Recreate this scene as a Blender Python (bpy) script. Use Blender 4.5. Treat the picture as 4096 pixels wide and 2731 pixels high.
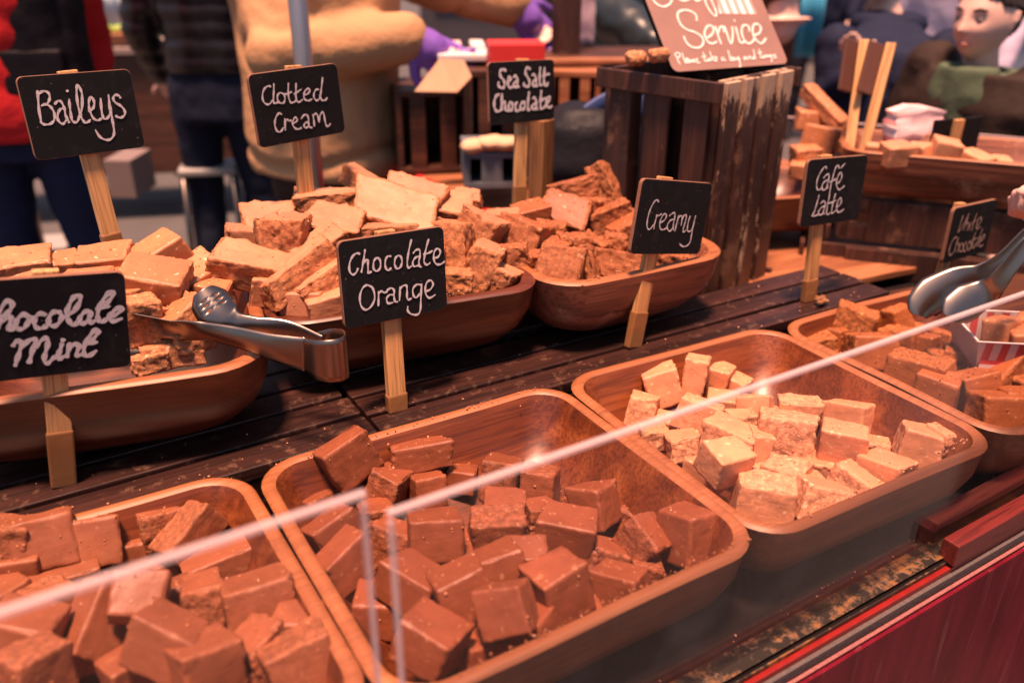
import bpy, bmesh, math, random, json
import numpy as np
from mathutils import Vector, Matrix, Euler
S = bpy.context.scene
for o in list(bpy.data.objects): bpy.data.objects.remove(o)
R = math.radians
# ---------------------------------------------------------------- camera, sky, sun, exposure
cam = bpy.data.cameras.new('camera'); co = bpy.data.objects.new('camera', cam); S.collection.objects.link(co)
cam.sensor_width = 36; cam.lens = 29.6; cam.clip_start = .02; cam.clip_end = 400
p_, r_, y_ = R(25.54), R(.45), R(31.9)
fwd = Vector((math.sin(y_)*math.cos(p_), math.cos(y_)*math.cos(p_), -math.sin(p_)))
rt = Vector((math.cos(y_), -math.sin(y_), 0)); up = rt.cross(fwd)
RT_ = rt*math.cos(r_)+up*math.sin(r_); UP_ = up*math.cos(r_)-rt*math.sin(r_)
co.matrix_world = Matrix(((RT_.x, UP_.x, -fwd.x, 0), (RT_.y, UP_.y, -fwd.y, 0), (RT_.z, UP_.z, -fwd.z, .555), (0, 0, 0, 1)))
cam.dof.use_dof = True; cam.dof.focus_distance = .93; cam.dof.aperture_fstop = 3.2
S.camera = co
SUN_EL, SUN_AZ = R(78), R(228)      # azimuth measured clockwise from +Y (where the light comes from)
w = bpy.data.worlds.new('World'); S.world = w; w.use_nodes = True
nt = w.node_tree; bg = nt.nodes['Background']
sky = nt.nodes.new('ShaderNodeTexSky'); sky.sky_type = 'NISHITA'; sky.sun_disc = False
sky.sun_elevation = SUN_EL; sky.sun_rotation = SUN_AZ; sky.dust_density = 2.0
nt.links.new(sky.outputs[0], bg.inputs[0]); bg.inputs[1].default_value = .05
sl = bpy.data.lights.new('sun', 'SUN'); so = bpy.data.objects.new('sun', sl); S.collection.objects.link(so)
sl.energy = 5.0; sl.angle = R(9); sl.color = (1, .575, .39)
dv = Vector((math.sin(SUN_AZ)*math.cos(SUN_EL), math.cos(SUN_AZ)*math.cos(SUN_EL), math.sin(SUN_EL)))
so.rotation_euler = dv.to_track_quat('Z', 'Y').to_euler()
S.view_settings.view_transform = 'Standard'; S.view_settings.look = 'None'
S.view_settings.exposure = 1.2; S.view_settings.gamma = 1; S.view_settings.use_curve_mapping = False
S.render.engine = 'CYCLES'
S.cycles.use_denoising = True; S.cycles.max_bounces = 8; S.cycles.transparent_max_bounces = 12
S.cycles.caustics_reflective = False; S.cycles.caustics_refractive = False

# ---------------------------------------------------------------- helpers
rng = np.random.default_rng(7); random.seed(7)
def link(name, me, parent=None):
    o = bpy.data.objects.new(name, me); S.collection.objects.link(o)
    if parent is not None: o.parent = parent
    return o
def tag(o, label=None, cat=None, group=None, kind=None):
    if label: o['label'] = label
    if cat: o['category'] = cat
    if group: o['group'] = group
    if kind: o['kind'] = kind
    return o
def empty(name, loc=(0, 0, 0), rz=0, label=None, cat=None, group=None, rot=None):
    o = link(name, None); o.location = loc; o.rotation_euler = rot if rot else (0, 0, rz)
    o.empty_display_size = .05
    return tag(o, label, cat, group)
def mesh(name, V, F, mat, parent=None, smooth=False):
    me = bpy.data.meshes.new(name); me.from_pydata([tuple(v) for v in V], [], [tuple(f) for f in F]); me.update()
    if mat is not None: me.materials.append(mat)
    if smooth: me.polygons.foreach_set('use_smooth', [True]*len(me.polygons))
    return link(name, me, parent)
def bmobj(name, bm, mat, parent=None, smooth=False):
    me = bpy.data.meshes.new(name); bm.to_mesh(me); bm.free()
    if mat is not None: me.materials.append(mat)
    if smooth: me.polygons.foreach_set('use_smooth', [True]*len(me.polygons))
    return link(name, me, parent)
def add_box(bm, c, s, rot=(0, 0, 0), bev=0, seg=1, jit=0):
    M = Matrix.Translation(c) @ Euler(rot).to_matrix().to_4x4() @ Matrix.Diagonal((s[0], s[1], s[2], 1))
    g = bmesh.ops.create_cube(bm, size=1, matrix=M)['verts']
    if jit:
        for v in g: v.co += Vector([random.uniform(-jit, jit) for _ in range(3)])
    if bev:
        es = {e for v in g for e in v.link_edges}
        bmesh.ops.bevel(bm, geom=list(es), offset=bev, segments=seg, affect='EDGES', profile=.6)
def box(name, c, s, mat, parent=None, rot=(0, 0, 0), bev=.0015, seg=2, jit=0):
    bm = bmesh.new(); add_box(bm, (0, 0, 0), s, (0, 0, 0), bev, seg, jit)
    o = bmobj(name, bm, mat, parent); o.location = c; o.rotation_euler = rot
    return o
def tube_data(path, rad, n=12, caps=True, flat=None):
    """swept tube; rad list of r or (rx, ry)."""
    P = [Vector(p) for p in path]; V = []; F = []; m = len(P)
    ref = Vector((0, 0, 1)); prev = None
    for i, p in enumerate(P):
        t = (P[min(i+1, m-1)]-P[max(i-1, 0)]).normalized()
        if prev is None:
            a = ref if abs(t.dot(ref)) < .95 else Vector((0, 1, 0))
            x = t.cross(a).normalized() if flat is None else (Vector(flat)-t*t.dot(Vector(flat))).normalized()
        else: x = (prev-t*t.dot(prev)).normalized()
        prev = x; y = t.cross(x)
        r = rad[i] if isinstance(rad, (list, tuple)) else rad
        rx, ry = (r if isinstance(r, (list, tuple)) else (r, r))
        for k in range(n):
            a = 2*math.pi*k/n; V.append(p+x*math.cos(a)*rx+y*math.sin(a)*ry)
    for i in range(m-1):
        for k in range(n):
            F.append((i*n+k, i*n+(k+1) % n, (i+1)*n+(k+1) % n, (i+1)*n+k))
    if caps: F.append(tuple(range(n-1, -1, -1))); F.append(tuple((m-1)*n+k for k in range(n)))
    return V, F
def spline(pts, n=6):
    P = [Vector(p) for p in pts]; out = []
    for i in range(len(P)-1):
        a, b, c, d = P[max(i-1, 0)], P[i], P[i+1], P[min(i+2, len(P)-1)]
        for k in range(n):
            t = k/n; out.append(.5*((2*b)+(c-a)*t+(2*a-5*b+4*c-d)*t*t+(3*b-a-3*c+d)*t**3))
    out.append(P[-1]); return out
# vectorised value noise
def hsh(i, j, k, s):
    n = (i*374761393+j*668265263+k*2147483647+s*1274126177) & 0xffffffff
    n = ((n ^ (n >> 13))*1274126177) & 0xffffffff
    return ((n ^ (n >> 16)) & 0xffff)/32767.5-1
def vnoise(P, f, s=0):
    Q = P*f+17.3*s+1000; I = np.floor(Q).astype(np.int64); T = Q-I; T = T*T*(3-2*T)
    r = 0
    for a in (0, 1):
        for b in (0, 1):
            for c in (0, 1):
                wgt = (T[:, 0] if a else 1-T[:, 0])*(T[:, 1] if b else 1-T[:, 1])*(T[:, 2] if c else 1-T[:, 2])
                r = r+wgt*hsh(I[:, 0]+a, I[:, 1]+b, I[:, 2]+c, s)
    return r
def fbm(P, f, s=0, o=3):
    r = 0; a = 1
    for k in range(o): r = r+a*vnoise(P, f*2**k, s+k*7); a *= .5
    return r/1.75

# ---------------------------------------------------------------- materials
def newmat(name):
    m = bpy.data.materials.new(name); m.use_nodes = True
    n = m.node_tree; return m, n, n.nodes['Principled BSDF'], n.links
def N(n, t, **kw):
    x = n.nodes.new(t)
    for k, v in kw.items(): setattr(x, k, v)
    return x
def setin(nd, **kw):
    for k, v in kw.items(): nd.inputs[k.replace('_', ' ')].default_value = v
def noise(n, vec, sc, det=4, rough=.55, dist=0):
    x = N(n, 'ShaderNodeTexNoise'); x.inputs['Scale'].default_value = sc; x.inputs['Detail'].default_value = det
    x.inputs['Roughness'].default_value = rough; x.inputs['Distortion'].default_value = dist
    if vec is not None: n.links.new(vec, x.inputs['Vector'])
    return x.outputs['Fac']
def ramp(n, fac, stops):
    x = N(n, 'ShaderNodeValToRGB'); e = x.color_ramp.elements
    while len(e) < len(stops): e.new(.5)
    for i, (p, c) in enumerate(stops):
        e[i].position = p; e[i].color = (c[0], c[1], c[2], 1) if isinstance(c, (tuple, list)) else (c, c, c, 1)
    n.links.new(fac, x.inputs[0]); return x.outputs[0]
def mix(n, f, a, b, mode='MIX'):
    x = N(n, 'ShaderNodeMix', data_type='RGBA', blend_type=mode)
    for i, v in ((0, f), (6, a), (7, b)):
        if hasattr(v, 'node'): n.links.new(v, x.inputs[i])
        else: x.inputs[i].default_value = v if i == 0 else (v[0], v[1], v[2], 1)
    return x.outputs[2]
def math_(n, op, a, b=0.):
    x = N(n, 'ShaderNodeMath', operation=op)
    for i, v in ((0, a), (1, b)):
        if hasattr(v, 'node'): n.links.new(v, x.inputs[i])
        else: x.inputs[i].default_value = v
    return x.outputs[0]
def bump(n, bs, h, st=.3, d=.002, prev=None):
    x = N(n, 'ShaderNodeBump'); x.inputs['Strength'].default_value = st; x.inputs['Distance'].default_value = d
    n.links.new(h, x.inputs['Height'])
    if prev is not None: n.links.new(prev, x.inputs['Normal'])
    n.links.new(x.outputs[0], bs.inputs['Normal']); return x.outputs[0]
def coords(n, scale=(1, 1, 1), rnd=True, rot=(0, 0, 0)):
    tc = N(n, 'ShaderNodeTexCoord'); mp = N(n, 'ShaderNodeMapping'); mp.inputs['Scale'].default_value = scale
    mp.inputs['Rotation'].default_value = rot
    n.links.new(tc.outputs['Object'], mp.inputs['Vector'])
    if rnd:
        oi = N(n, 'ShaderNodeObjectInfo'); cb = N(n, 'ShaderNodeCombineXYZ')
        n.links.new(math_(n, 'MULTIPLY', oi.outputs['Random'], 37.), cb.inputs[0])
        n.links.new(math_(n, 'MULTIPLY', oi.outputs['Random'], 91.), cb.inputs[1])
        n.links.new(cb.outputs[0], mp.inputs['Location'])
    return mp.outputs[0], tc.outputs['Object']
def wood(name, dark, mid, light, axis=0, fine=26, rough=.4, coat=.0, bs=.25, wear=None, wearc=(.5, .4, .33), spec=.5, pore_amt=.55):
    m, n, b, L = newmat(name)
    sc = [1, 1, 1]
    for i in range(3): sc[i] = 1.6 if i == axis else fine
    v, ob = coords(n, tuple(sc))
    g = noise(n, v, 1, 6, .62, 1.2)
    sc2 = tuple((.8 if i == axis else 5) for i in range(3)); v2, _ = coords(n, sc2)
    big = noise(n, v2, 1.5, 3, .5, 2.2)
    sc3 = tuple((9 if i == axis else 260) for i in range(3)); v3, _ = coords(n, sc3)
    pore = noise(n, v3, 1, 2, .6)
    f = math_(n, 'ADD', math_(n, 'MULTIPLY', g, .55), math_(n, 'MULTIPLY', big, .45))
    col = ramp(n, f, [(.33, dark), (.5, mid), (.66, light)])
    col = mix(n, math_(n, 'MULTIPLY', ramp(n, pore, [(.40, 1.), (.52, 0.)]), pore_amt), col, tuple(c*.35 for c in dark))
    if wear:
        wn = noise(n, coords(n, (1, 1, 1))[0], wear, 7, .7)
        wf = ramp(n, wn, [(.56, 0.), (.66, 1.)])
        col = mix(n, math_(n, 'MULTIPLY', wf, .55), col, wearc)
    L.new(col, b.inputs['Base Color']); b.inputs['Roughness'].default_value = rough
    L.new(math_(n, 'ADD', math_(n, 'MULTIPLY', g, .25), rough-.1), b.inputs['Roughness'])
    b.inputs['Coat Weight'].default_value = coat; b.inputs['Coat Roughness'].default_value = .42
    b.inputs['Specular IOR Level'].default_value = spec
    nb = bump(n, b, g, bs, .001); bump(n, b, pore, bs, .0004, nb)
    return m
def flaking(name, base, flake, sc=30):
    m = base.copy(); m.name = name; n = m.node_tree; b = n.nodes['Principled BSDF']; L = n.links
    src = b.inputs['Base Color'].links[0].from_socket
    v, ob = coords(n, (1, 1, .28)); sp = N(n, 'ShaderNodeSeparateXYZ'); L.new(ob, sp.inputs[0])
    a = noise(n, v, sc, 8, .78); top = math_(n, 'MULTIPLY', math_(n, 'MAXIMUM', math_(n, 'SUBTRACT', sp.outputs[2], .10), 0.), 2.2)
    ex = math_(n, 'MULTIPLY', math_(n, 'ABSOLUTE', sp.outputs[0]), 2.6)
    f = ramp(n, math_(n, 'ADD', math_(n, 'ADD', a, top), ex), [(.615, 0.), (.66, 1.)])
    L.new(mix(n, f, src, mix(n, noise(n, v, 160, 3), tuple(c*.45 for c in flake), flake)), b.inputs['Base Color']); return m
def plain(name, c, rough=.6, metal=0, var=.12, sc=30, bs=.15, bd=.001, coat=0, spec=.5):
    m, n, b, L = newmat(name); v, _ = coords(n)
    f = noise(n, v, sc, 5, .6)
    col = mix(n, f, tuple(x*(1-var) for x in c), tuple(min(1, x*(1+var)) for x in c)); L.new(col, b.inputs['Base Color'])
    b.inputs['Roughness'].default_value = rough; b.inputs['Metallic'].default_value = metal
    b.inputs['Coat Weight'].default_value = coat; b.inputs['Specular IOR Level'].default_value = spec
    bump(n, b, f, bs, bd); return m
def fudge(name, c, rc, fleck, fl_amt=.5, rough=.5, sss=0.):
    """smooth cut faces of colour c, broken faces (attribute 'broken') of colour rc with grain, pale flecks."""
    m, n, b, L = newmat(name); v, _ = coords(n)
    n1 = noise(n, v, 28, 5, .6); n2 = noise(n, v, 260, 4, .7); n3 = noise(n, v, 165, 4, .7, .3); n4 = noise(n, coords(n, (14, 14, 190))[0], 1, 4, .6)
    at = N(n, 'ShaderNodeAttribute', attribute_name='broken')
    oi = N(n, 'ShaderNodeObjectInfo')
    base = mix(n, ramp(n, n1, [(.35, 0.), (.65, 1.)]), tuple(x*.80 for x in c), tuple(min(1, x*1.16) for x in c))
    base = mix(n, math_(n, 'MULTIPLY', oi.outputs['Random'], .6), base, tuple(x*.62 for x in c))
    rgh = mix(n, ramp(n, n3, [(.34, 0.), (.66, 1.)]), tuple(x*.45 for x in rc), tuple(min(1, x*1.25) for x in rc))
    col = mix(n, at.outputs['Fac'], base, rgh)
    fl = ramp(n, noise(n, v, 150, 2, .5), [(.655, 0.), (.70, 1.)])
    col = mix(n, math_(n, 'MULTIPLY', fl, fl_amt), col, fleck)
    L.new(col, b.inputs['Base Color'])
    L.new(math_(n, 'ADD', math_(n, 'MULTIPLY', at.outputs['Fac'], .25), rough), b.inputs['Roughness'])
    b.inputs['Specular IOR Level'].default_value = .4
    if sss: b.inputs['Subsurface Weight'].default_value = sss; b.inputs['Subsurface Radius'].default_value = (1, .5, .25); b.inputs['Subsurface Scale'].default_value = .006
    base_n = bump(n, b, n4, .35, .0009); nb = bump(n, b, n3, .28, .0010, base_n)
    x = N(n, 'ShaderNodeBump'); x.inputs['Distance'].default_value = .0017
    L.new(math_(n, 'ADD', math_(n, 'MULTIPLY', at.outputs['Fac'], .9), .06), x.inputs['Strength'])
    L.new(n2, x.inputs['Height']); L.new(nb, x.inputs['Normal']); L.new(x.outputs[0], b.inputs['Normal'])
    return m
M = {}
M['bowl'] = wood('acacia_bowl', (.032, .0065, .0025), (.115, .024, .0075), (.24, .062, .018), 0, 24, .40, .22, .14, pore_amt=.35)
M['bowl_in'] = wood('acacia_inside', (.045, .009, .0035), (.15, .033, .009), (.30, .080, .022), 0, 24, .36, .35, .14, pore_amt=.4)  # front bowls' insides, kept darker than their lightened outer walls
M['bowl_b'] = wood('acacia_lit_wall', (.070, .014, .005), (.22, .050, .013), (.40, .115, .030), 0, 24, .40, .22, .14, pore_amt=.35)  # lighter acacia copy, paints light onto the front bowls' outer walls
M['bowl_rim'] = wood('acacia_rim', (.22, .066, .023), (.30, .098, .034), (.37, .13, .048), 0, 46, .48, .15, .15, pore_amt=.25)
M['bowl_worn'] = wood('worn_bowl', (.10, .03, .018), (.24, .075, .04), (.42, .16, .085), 0, 30, .45, .15, .35, 16, (.55, .34, .22))
M['plank'] = wood('dark_plank', (.010, .004, .0035), (.032, .010, .0075), (.066, .020, .013), 0, 34, .40, .12, .5, 55, (.16, .08, .05), .5)
M['crate'] = wood('dark_crate', (.022, .008, .006), (.055, .018, .012), (.10, .034, .021), 2, 24, .5, .05, .5, 18, (.24, .12, .07))
M['crate_worn_'] = wood('flaking_crate', (.022, .009, .008), (.050, .018, .013), (.085, .032, .022), 2, 24, .65, .0, .9, 34, (.72, .50, .36))
M['pole'] = plain('dull_steel', (.52, .42, .41), .38, 1, .06, 30, .05, .0002)
M['crate_worn'] = flaking('flaking_crate', M['crate'], (.66, .42, .28))
M['table'] = plain('dark_table', (.010, .006, .006), .6, 0, .8, 60, .4, .001, 0, .15)
M['stick'] = wood('pine_stick', (.42, .19, .07), (.60, .30, .115), (.70, .39, .17), 1, 70, .5, 0, .12)
M['stick_z'] = wood('pine_stick_tall', (.42, .19, .07), (.60, .30, .115), (.70, .39, .17), 2, 70, .5, 0, .12)
M['tape'] = plain('brown_tape', (.24, .105, .040), .3, 0, .25, 40, .3, .0015, .3)
M['slate'] = plain('chalkboard', (.0045, .004, .006), .8, 0, .5, 120, .25, .0003, 0, .2)
M['mdf'] = plain('mdf_edge', (.20, .085, .05), .8, 0, .4, 200, .5, .0006)
M['chalk'] = None
M['red_wood'] = wood('red_painted_wood', (.06, .008, .007), (.13, .014, .011), (.20, .03, .02), 0, 30, .35, .3, .4)
M['brown_rail'] = wood('brown_rail', (.06, .016, .011), (.12, .034, .023), (.18, .06, .04), 0, 30, .4, .2, .4)
M['steel'] = plain('brushed_steel', (.27, .215, .185), .30, 1, .06, 90, .06, .0002)
M['dark_wood'] = wood('stall_wood', (.03, .010, .006), (.075, .022, .011), (.14, .045, .02), 0, 20, .5, .1, .3)
M['mid_wood'] = wood('counter_wood', (.18, .055, .025), (.34, .12, .05), (.46, .19, .09), 0, 16, .5, .1, .3)
M['paper'] = plain('white_paper', (.68, .58, .56), .7)
M['card'] = plain('cardboard', (.62, .36, .22), .8)
M['red'] = plain('red_box', (.66, .030, .028), .5)
M['black'] = plain('black_plastic', (.008, .007, .009), .6, spec=.2)
M['skin'] = plain('skin', (.72, .43, .35), .5, 0, .06, 12, .1)
M['hair'] = plain('dark_hair', (.018, .010, .008), .6, 0, .6, 160, .6, .003)
M['red_hair'] = plain('auburn_hair', (.16, .045, .02), .55, 0, .6, 120, .6, .003)
M['grey_hair'] = plain('grey_hair', (.25, .22, .2), .6, 0, .4, 120, .6, .003)
def cloth(name, c, sc=14, bd=.012, rough=.75, var=.25): return plain(name, c, rough, 0, var, sc, .5, bd, 0, .12)
def slatemat():
    m, n, b, L = newmat('chalkboard_paint'); v, _ = coords(n)
    a = ramp(n, noise(n, v, 26, 6, .7, .8), [(.52, 0.), (.78, 1.)]); d = ramp(n, noise(n, v, 240, 2, .5), [(.70, 0.), (.74, 1.)])
    c = mix(n, math_(n, 'MULTIPLY', a, .6), (.0042, .0038, .0055), (.024, .020, .023)); L.new(mix(n, math_(n, 'MULTIPLY', d, .5), c, (.20, .14, .12)), b.inputs['Base Color'])
    b.inputs['Roughness'].default_value = .75; b.inputs['Specular IOR Level'].default_value = .2; bump(n, b, noise(n, v, 400, 2), .2, .0002); return m
M['slate'] = slatemat()
# chalk strokes: dusty pale pigment
def chalkmat():
    m, n, b, L = newmat('chalk_pen'); v, _ = coords(n)
    L.new(mix(n, ramp(n, noise(n, v, 900, 3, .7), [(.35, 0.), (.55, 1.)]), (.30, .25, .26), (.62, .55, .57)), b.inputs['Base Color'])
    b.inputs['Roughness'].default_value = .9; return m
M['chalk'] = chalkmat()
def fadedmat():
    m, n, b, L = newmat('faded_chalk'); v, _ = coords(n)
    L.new(mix(n, noise(n, v, 500, 3, .7), (.12, .07, .065), (.42, .26, .22)), b.inputs['Base Color'])
    b.inputs['Roughness'].default_value = .9; return m
M['chalk_faint'] = fadedmat()
M['chalk_white'] = plain('white_pen', (.85, .62, .58), .7)
def stripe_mat(name, a, b_, sc, axis=0):
    m, n, b, L = newmat(name); tc = N(n, 'ShaderNodeTexCoord'); sp = N(n, 'ShaderNodeSeparateXYZ'); L.new(tc.outputs['Object'], sp.inputs[0])
    f = math_(n, 'GREATER_THAN', math_(n, 'SINE', math_(n, 'MULTIPLY', sp.outputs[axis], sc)), 0.)
    L.new(mix(n, f, a, b_), b.inputs['Base Color']); b.inputs['Roughness'].default_value = .6; return m
M['stripe'] = stripe_mat('red_white_stripe', (.50, .38, .36), (.42, .04, .04), 2*math.pi/.02)
M['stripe_h'] = stripe_mat('red_white_band', (.50, .36, .34), (.42, .03, .03), 2*math.pi/.016, 2)
M['stripe_thin'] = stripe_mat('pink_white_stripe', (.82, .74, .76), (.75, .30, .32), 2*math.pi/.007)
def acrylic(name, haze):
    m = bpy.data.materials.new(name); m.use_nodes = True; n = m.node_tree; n.nodes.clear(); L = n.links
    out = N(n, 'ShaderNodeOutputMaterial'); tr = N(n, 'ShaderNodeBsdfTransparent'); gl = N(n, 'ShaderNodeBsdfGlossy'); df = N(n, 'ShaderNodeBsdfDiffuse')
    tr.inputs[0].default_value = (.97, .95, .955, 1); gl.inputs['Roughness'].default_value = .06; gl.inputs[0].default_value = (1, 1, 1, 1)
    df.inputs[0].default_value = (.8, .72, .74, 1)
    v, _ = coords(n, (1, 1, 1), False)
    sm = ramp(n, noise(n, v, 7, 6, .65, .5), [(.54, 0.), (.80, 1.)])
    sc = ramp(n, noise(n, coords(n, (40, 40, 3), False, (0, .6, 0))[0], 8, 2, .5), [(.66, 0.), (.72, 1.)])
    fr = N(n, 'ShaderNodeLayerWeight'); fr.inputs[0].default_value = .5
    a = N(n, 'ShaderNodeMixShader'); b = N(n, 'ShaderNodeMixShader')
    L.new(math_(n, 'ADD', math_(n, 'MULTIPLY', math_(n, 'POWER', fr.outputs['Facing'], 5.), .7), .018), a.inputs[0]); L.new(tr.outputs[0], a.inputs[1]); L.new(gl.outputs[0], a.inputs[2])
    L.new(math_(n, 'ADD', math_(n, 'ADD', math_(n, 'MULTIPLY', sm, haze*3.5), math_(n, 'MULTIPLY', sc, haze*2)), haze*.15), b.inputs[0])
    L.new(a.outputs[0], b.inputs[1]); L.new(df.outputs[0], b.inputs[2]); L.new(b.outputs[0], out.inputs[0]); return m
M['acrylic'] = acrylic('scratched_acrylic', .009)
M['acrylic_edge'] = None
def edgemat():
    m, n, b, L = newmat('frosted_edge'); v, _ = coords(n, (1, 1, 1), False)
    b.inputs['Base Color'].default_value = (.80, .60, .60, 1); b.inputs['Roughness'].default_value = .3
    b.inputs['Alpha'].default_value = .45; bump(n, b, noise(n, v, 120, 3), .5, .001); return m
M['acrylic_edge'] = edgemat()
# fudge kinds
FM = {
 'dark':   fudge('dark_orange_fudge', (.245, .068, .030), (.26, .076, .033), (.60, .31, .16), .28, .42),
 'milk':   fudge('milk_mint_fudge', (.265, .082, .038), (.31, .10, .043), (.62, .32, .16), .15, .45),
 'cream':  fudge('creamy_fudge', (.68, .285, .150), (.70, .32, .175), (.9, .62, .40), .5, .42, .12),
 'latte':  fudge('latte_fudge', (.33, .098, .034), (.36, .11, .030), (.62, .34, .16), .4, .45),
 'vanilla':fudge('pale_caramel_fudge', (.50, .185, .082), (.52, .21, .095), (.85, .62, .42), .6, .42, .12),
 'clotted':fudge('clotted_cream_fudge', (.52, .215, .115), (.40, .140, .052), (.80, .50, .30), .15, .5, .08),
 'salt':   fudge('salted_chocolate_fudge', (.33, .090, .034), (.32, .10, .034), (.66, .34, .17), .6, .5),
}

# ---------------------------------------------------------------- rounded-rect bowl
def rrect(a, b, r, n=7):
    r = min(r, a-.001, b-.001); pts = []
    for cx, cy, a0 in ((a-r, b-r, 0), (-a+r, b-r, 90), (-a+r, -b+r, 180), (a-r, -b+r, 270)):
        for k in range(n+1):
            t = R(a0+90*k/n); pts.append((cx+r*math.cos(t), cy+r*math.sin(t)))
    # straight side subdivisions
    out = []
    for i in range(len(pts)):
        p, q = pts[i], pts[(i+1) % len(pts)]; out.append(p)
        if (i+1) % (n+1) == 0:
            for k in (1, 2, 3, 4): out.append((p[0]+(q[0]-p[0])*k/5, p[1]+(q[1]-p[1])*k/5))
    return out
def loft(rings, closed_end=True):
    V = []; F = []; n = len(rings[0][1])
    for z, pts in rings:
        for p in pts: V.append((p[0], p[1], z(p) if callable(z) else z))
    for i in range(len(rings)-1):
        for k in range(n): F.append((i*n+k, i*n+(k+1) % n, (i+1)*n+(k+1) % n, (i+1)*n+k))
    return V, F, n
def bowl(label, cx, cy, z0, yaw, w, d, h, mat, rimmat, dip=0., r=.055, t=.013, inset=.055, seed=0, group=None):
    root = empty('wooden_bowl', (cx, cy, z0), yaw, label, 'bowl', group)
    a, b = w/2, d/2
    def zz(zb):
        def f(p):
            e = max(abs(p[0])/a, abs(p[1])/b)
            return zb + dip*zb/h*((abs(p[0])/a)**4)*.5
        return f
    prof_o = [(0.0, inset+.03, .0), (.004, inset+.010, .0), (.09*h, inset-.010, 0), (.22*h, inset*.56, 0), (.42*h, inset*.26, 0), (.66*h, inset*.08, 0), (.88*h, .002, 0), (.97*h, .0, 0)]
    rings = [(0.0, rrect(a*.15, b*.15, .02))]
    for z, i, _ in prof_o: rings.append((zz(z), rrect(a-i, b-i, max(r-i*.35, .03) if i < inset*.8 else r)))
    V, F, n = loft(rings); F.append(tuple(range(n-1, -1, -1)))
    rn = [(zz(.97*h), rrect(a, b, r)), (zz(h-.0008), rrect(a-.0022, b-.0022, r)), (zz(h), rrect(a-.005, b-.005, r-.003)), (zz(h), rrect(a-t+.003, b-t+.003, r-.008)), (zz(h-.0025), rrect(a-t, b-t, r-.010))]
    inn = [(zz(h-.0025), rrect(a-t, b-t, r-.010))]
    for z, i in ((.82, .006), (.62, .013), (.42, .024), (.27, .04), (.18, .058), (.145, .085)):
        inn.append((zz(z*h), rrect(a-t-i, b-t-i, max(r-.012, .03))))
    inn.append((.135*h, rrect(a*.2, b*.2, .02)))
    def wob(V, s):
        A = np.array([(v[0], v[1], v[2]) for v in V]); nn = vnoise(A, 9, s)[:, None]*.0022
        A[:, :2] += A[:, :2]/np.linalg.norm(A[:, :2]+1e-9, axis=1)[:, None]*nn; A[:, 2] += vnoise(A, 7, s+3)*.0016*(A[:, 2] > h*.5); return A
    mesh('bowl_body', wob(V, seed), F, mat, root, True)
    V2, F2, n2 = loft(rn); mesh('rim', wob(V2, seed), F2, rimmat, root, True)
    V3, F3, n3 = loft(inn); F3.append(tuple((len(inn)-1)*n3+k for k in range(n3)))
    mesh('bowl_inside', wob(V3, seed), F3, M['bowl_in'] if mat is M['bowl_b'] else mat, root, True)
    return root

# ---------------------------------------------------------------- fudge pieces
TPL = {}
def template(n):
    if n in TPL: return TPL[n]
    idx = {}; V = []; F = []
    def vid(p):
        if p not in idx: idx[p] = len(V); V.append(p)
        return idx[p]
    for ax in range(3):
        for sgn in (0, n):
            for i in range(n):
                for j in range(n):
                    q = []
                    for di, dj in ((0, 0), (1, 0), (1, 1), (0, 1)):
                        p = [0, 0, 0]; p[ax] = sgn; p[(ax+1) % 3] = i+di; p[(ax+2) % 3] = j+dj; q.append(vid(tuple(p)))
                    F.append(q if sgn else q[::-1])
    TPL[n] = (np.array(V, float)/n*2-1, F); return TPL[n]
def fudge_mesh(L, W, H, seed, rough=(1, 1, 0, 0, 0, 0), amp=1., n=18, warp=.07, rad=.0035, slant=0):
    """rough: per face (+x,-x,+y,-y,+z,-z) 0 smooth .. 1 broken"""
    V, F = template(n); rg = np.random.default_rng(seed)
    # denser near the edges
    U = np.sign(V)*np.abs(V)**.8
    half = np.array([L, W, H])/2
    P = U*half
    inner = np.clip(P, -(half-rad), half-rad); dlt = P-inner; ln = np.linalg.norm(dlt, axis=1, keepdims=True)
    nrm = dlt/np.maximum(ln, 1e-9); P = inner+nrm*np.minimum(ln, rad)
    # trilinear corner jitter
    cj = rg.uniform(-1, 1, (8, 3))*half*warp*1.6
    Un = (P/half+1)/2; T = 0
    for c in range(8):
        a, b, d = c & 1, (c >> 1) & 1, (c >> 2) & 1
        wv = (Un[:, 0] if a else 1-Un[:, 0])*(Un[:, 1] if b else 1-Un[:, 1])*(Un[:, 2] if d else 1-Un[:, 2])
        T = T+wv[:, None]*cj[c]
    # face weights
    fw = np.zeros(len(P)); on = []
    for k, (ax, sg) in enumerate(((0, 1), (0, -1), (1, 1), (1, -1), (2, 1), (2, -1))):
        m = np.clip(1-np.abs(V[:, ax]*sg-1)*n*.35, 0, 1)
        fw = np.maximum(fw, m*rough[k]); on.append(np.abs(V[:, ax]))
    edge = np.sort(np.abs(V), axis=1)[:, 1]; edge = np.clip((edge-.86)/.14, 0, 1)
    s = int(seed)
    lo = fbm(P, 38, s, 2); mi = fbm(P, 110, s+11, 3); hi = vnoise(P, 330, s+23)
    dsp = lo*(.0007+.0017*fw)*amp+mi*(.00025+.0019*fw)*amp+hi*.0009*fw*amp+edge*(mi*.0013+hi*.0006-.0003)*amp
    chip = np.clip(fbm(P, 60, s+41, 2)-.33, 0, 1)*edge
    dsp -= chip*.010*amp
    nn = np.where(ln > 1e-6, nrm, 0)
    P = P+T+nn*dsp[:, None]
    if slant: P[:, 0] += P[:, 2]*slant
    brk = np.clip(fw*.95+edge*.25+chip*1.5+np.clip(mi-.7, 0, 1)*.3, 0, 1)
    return P, F, brk
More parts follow.
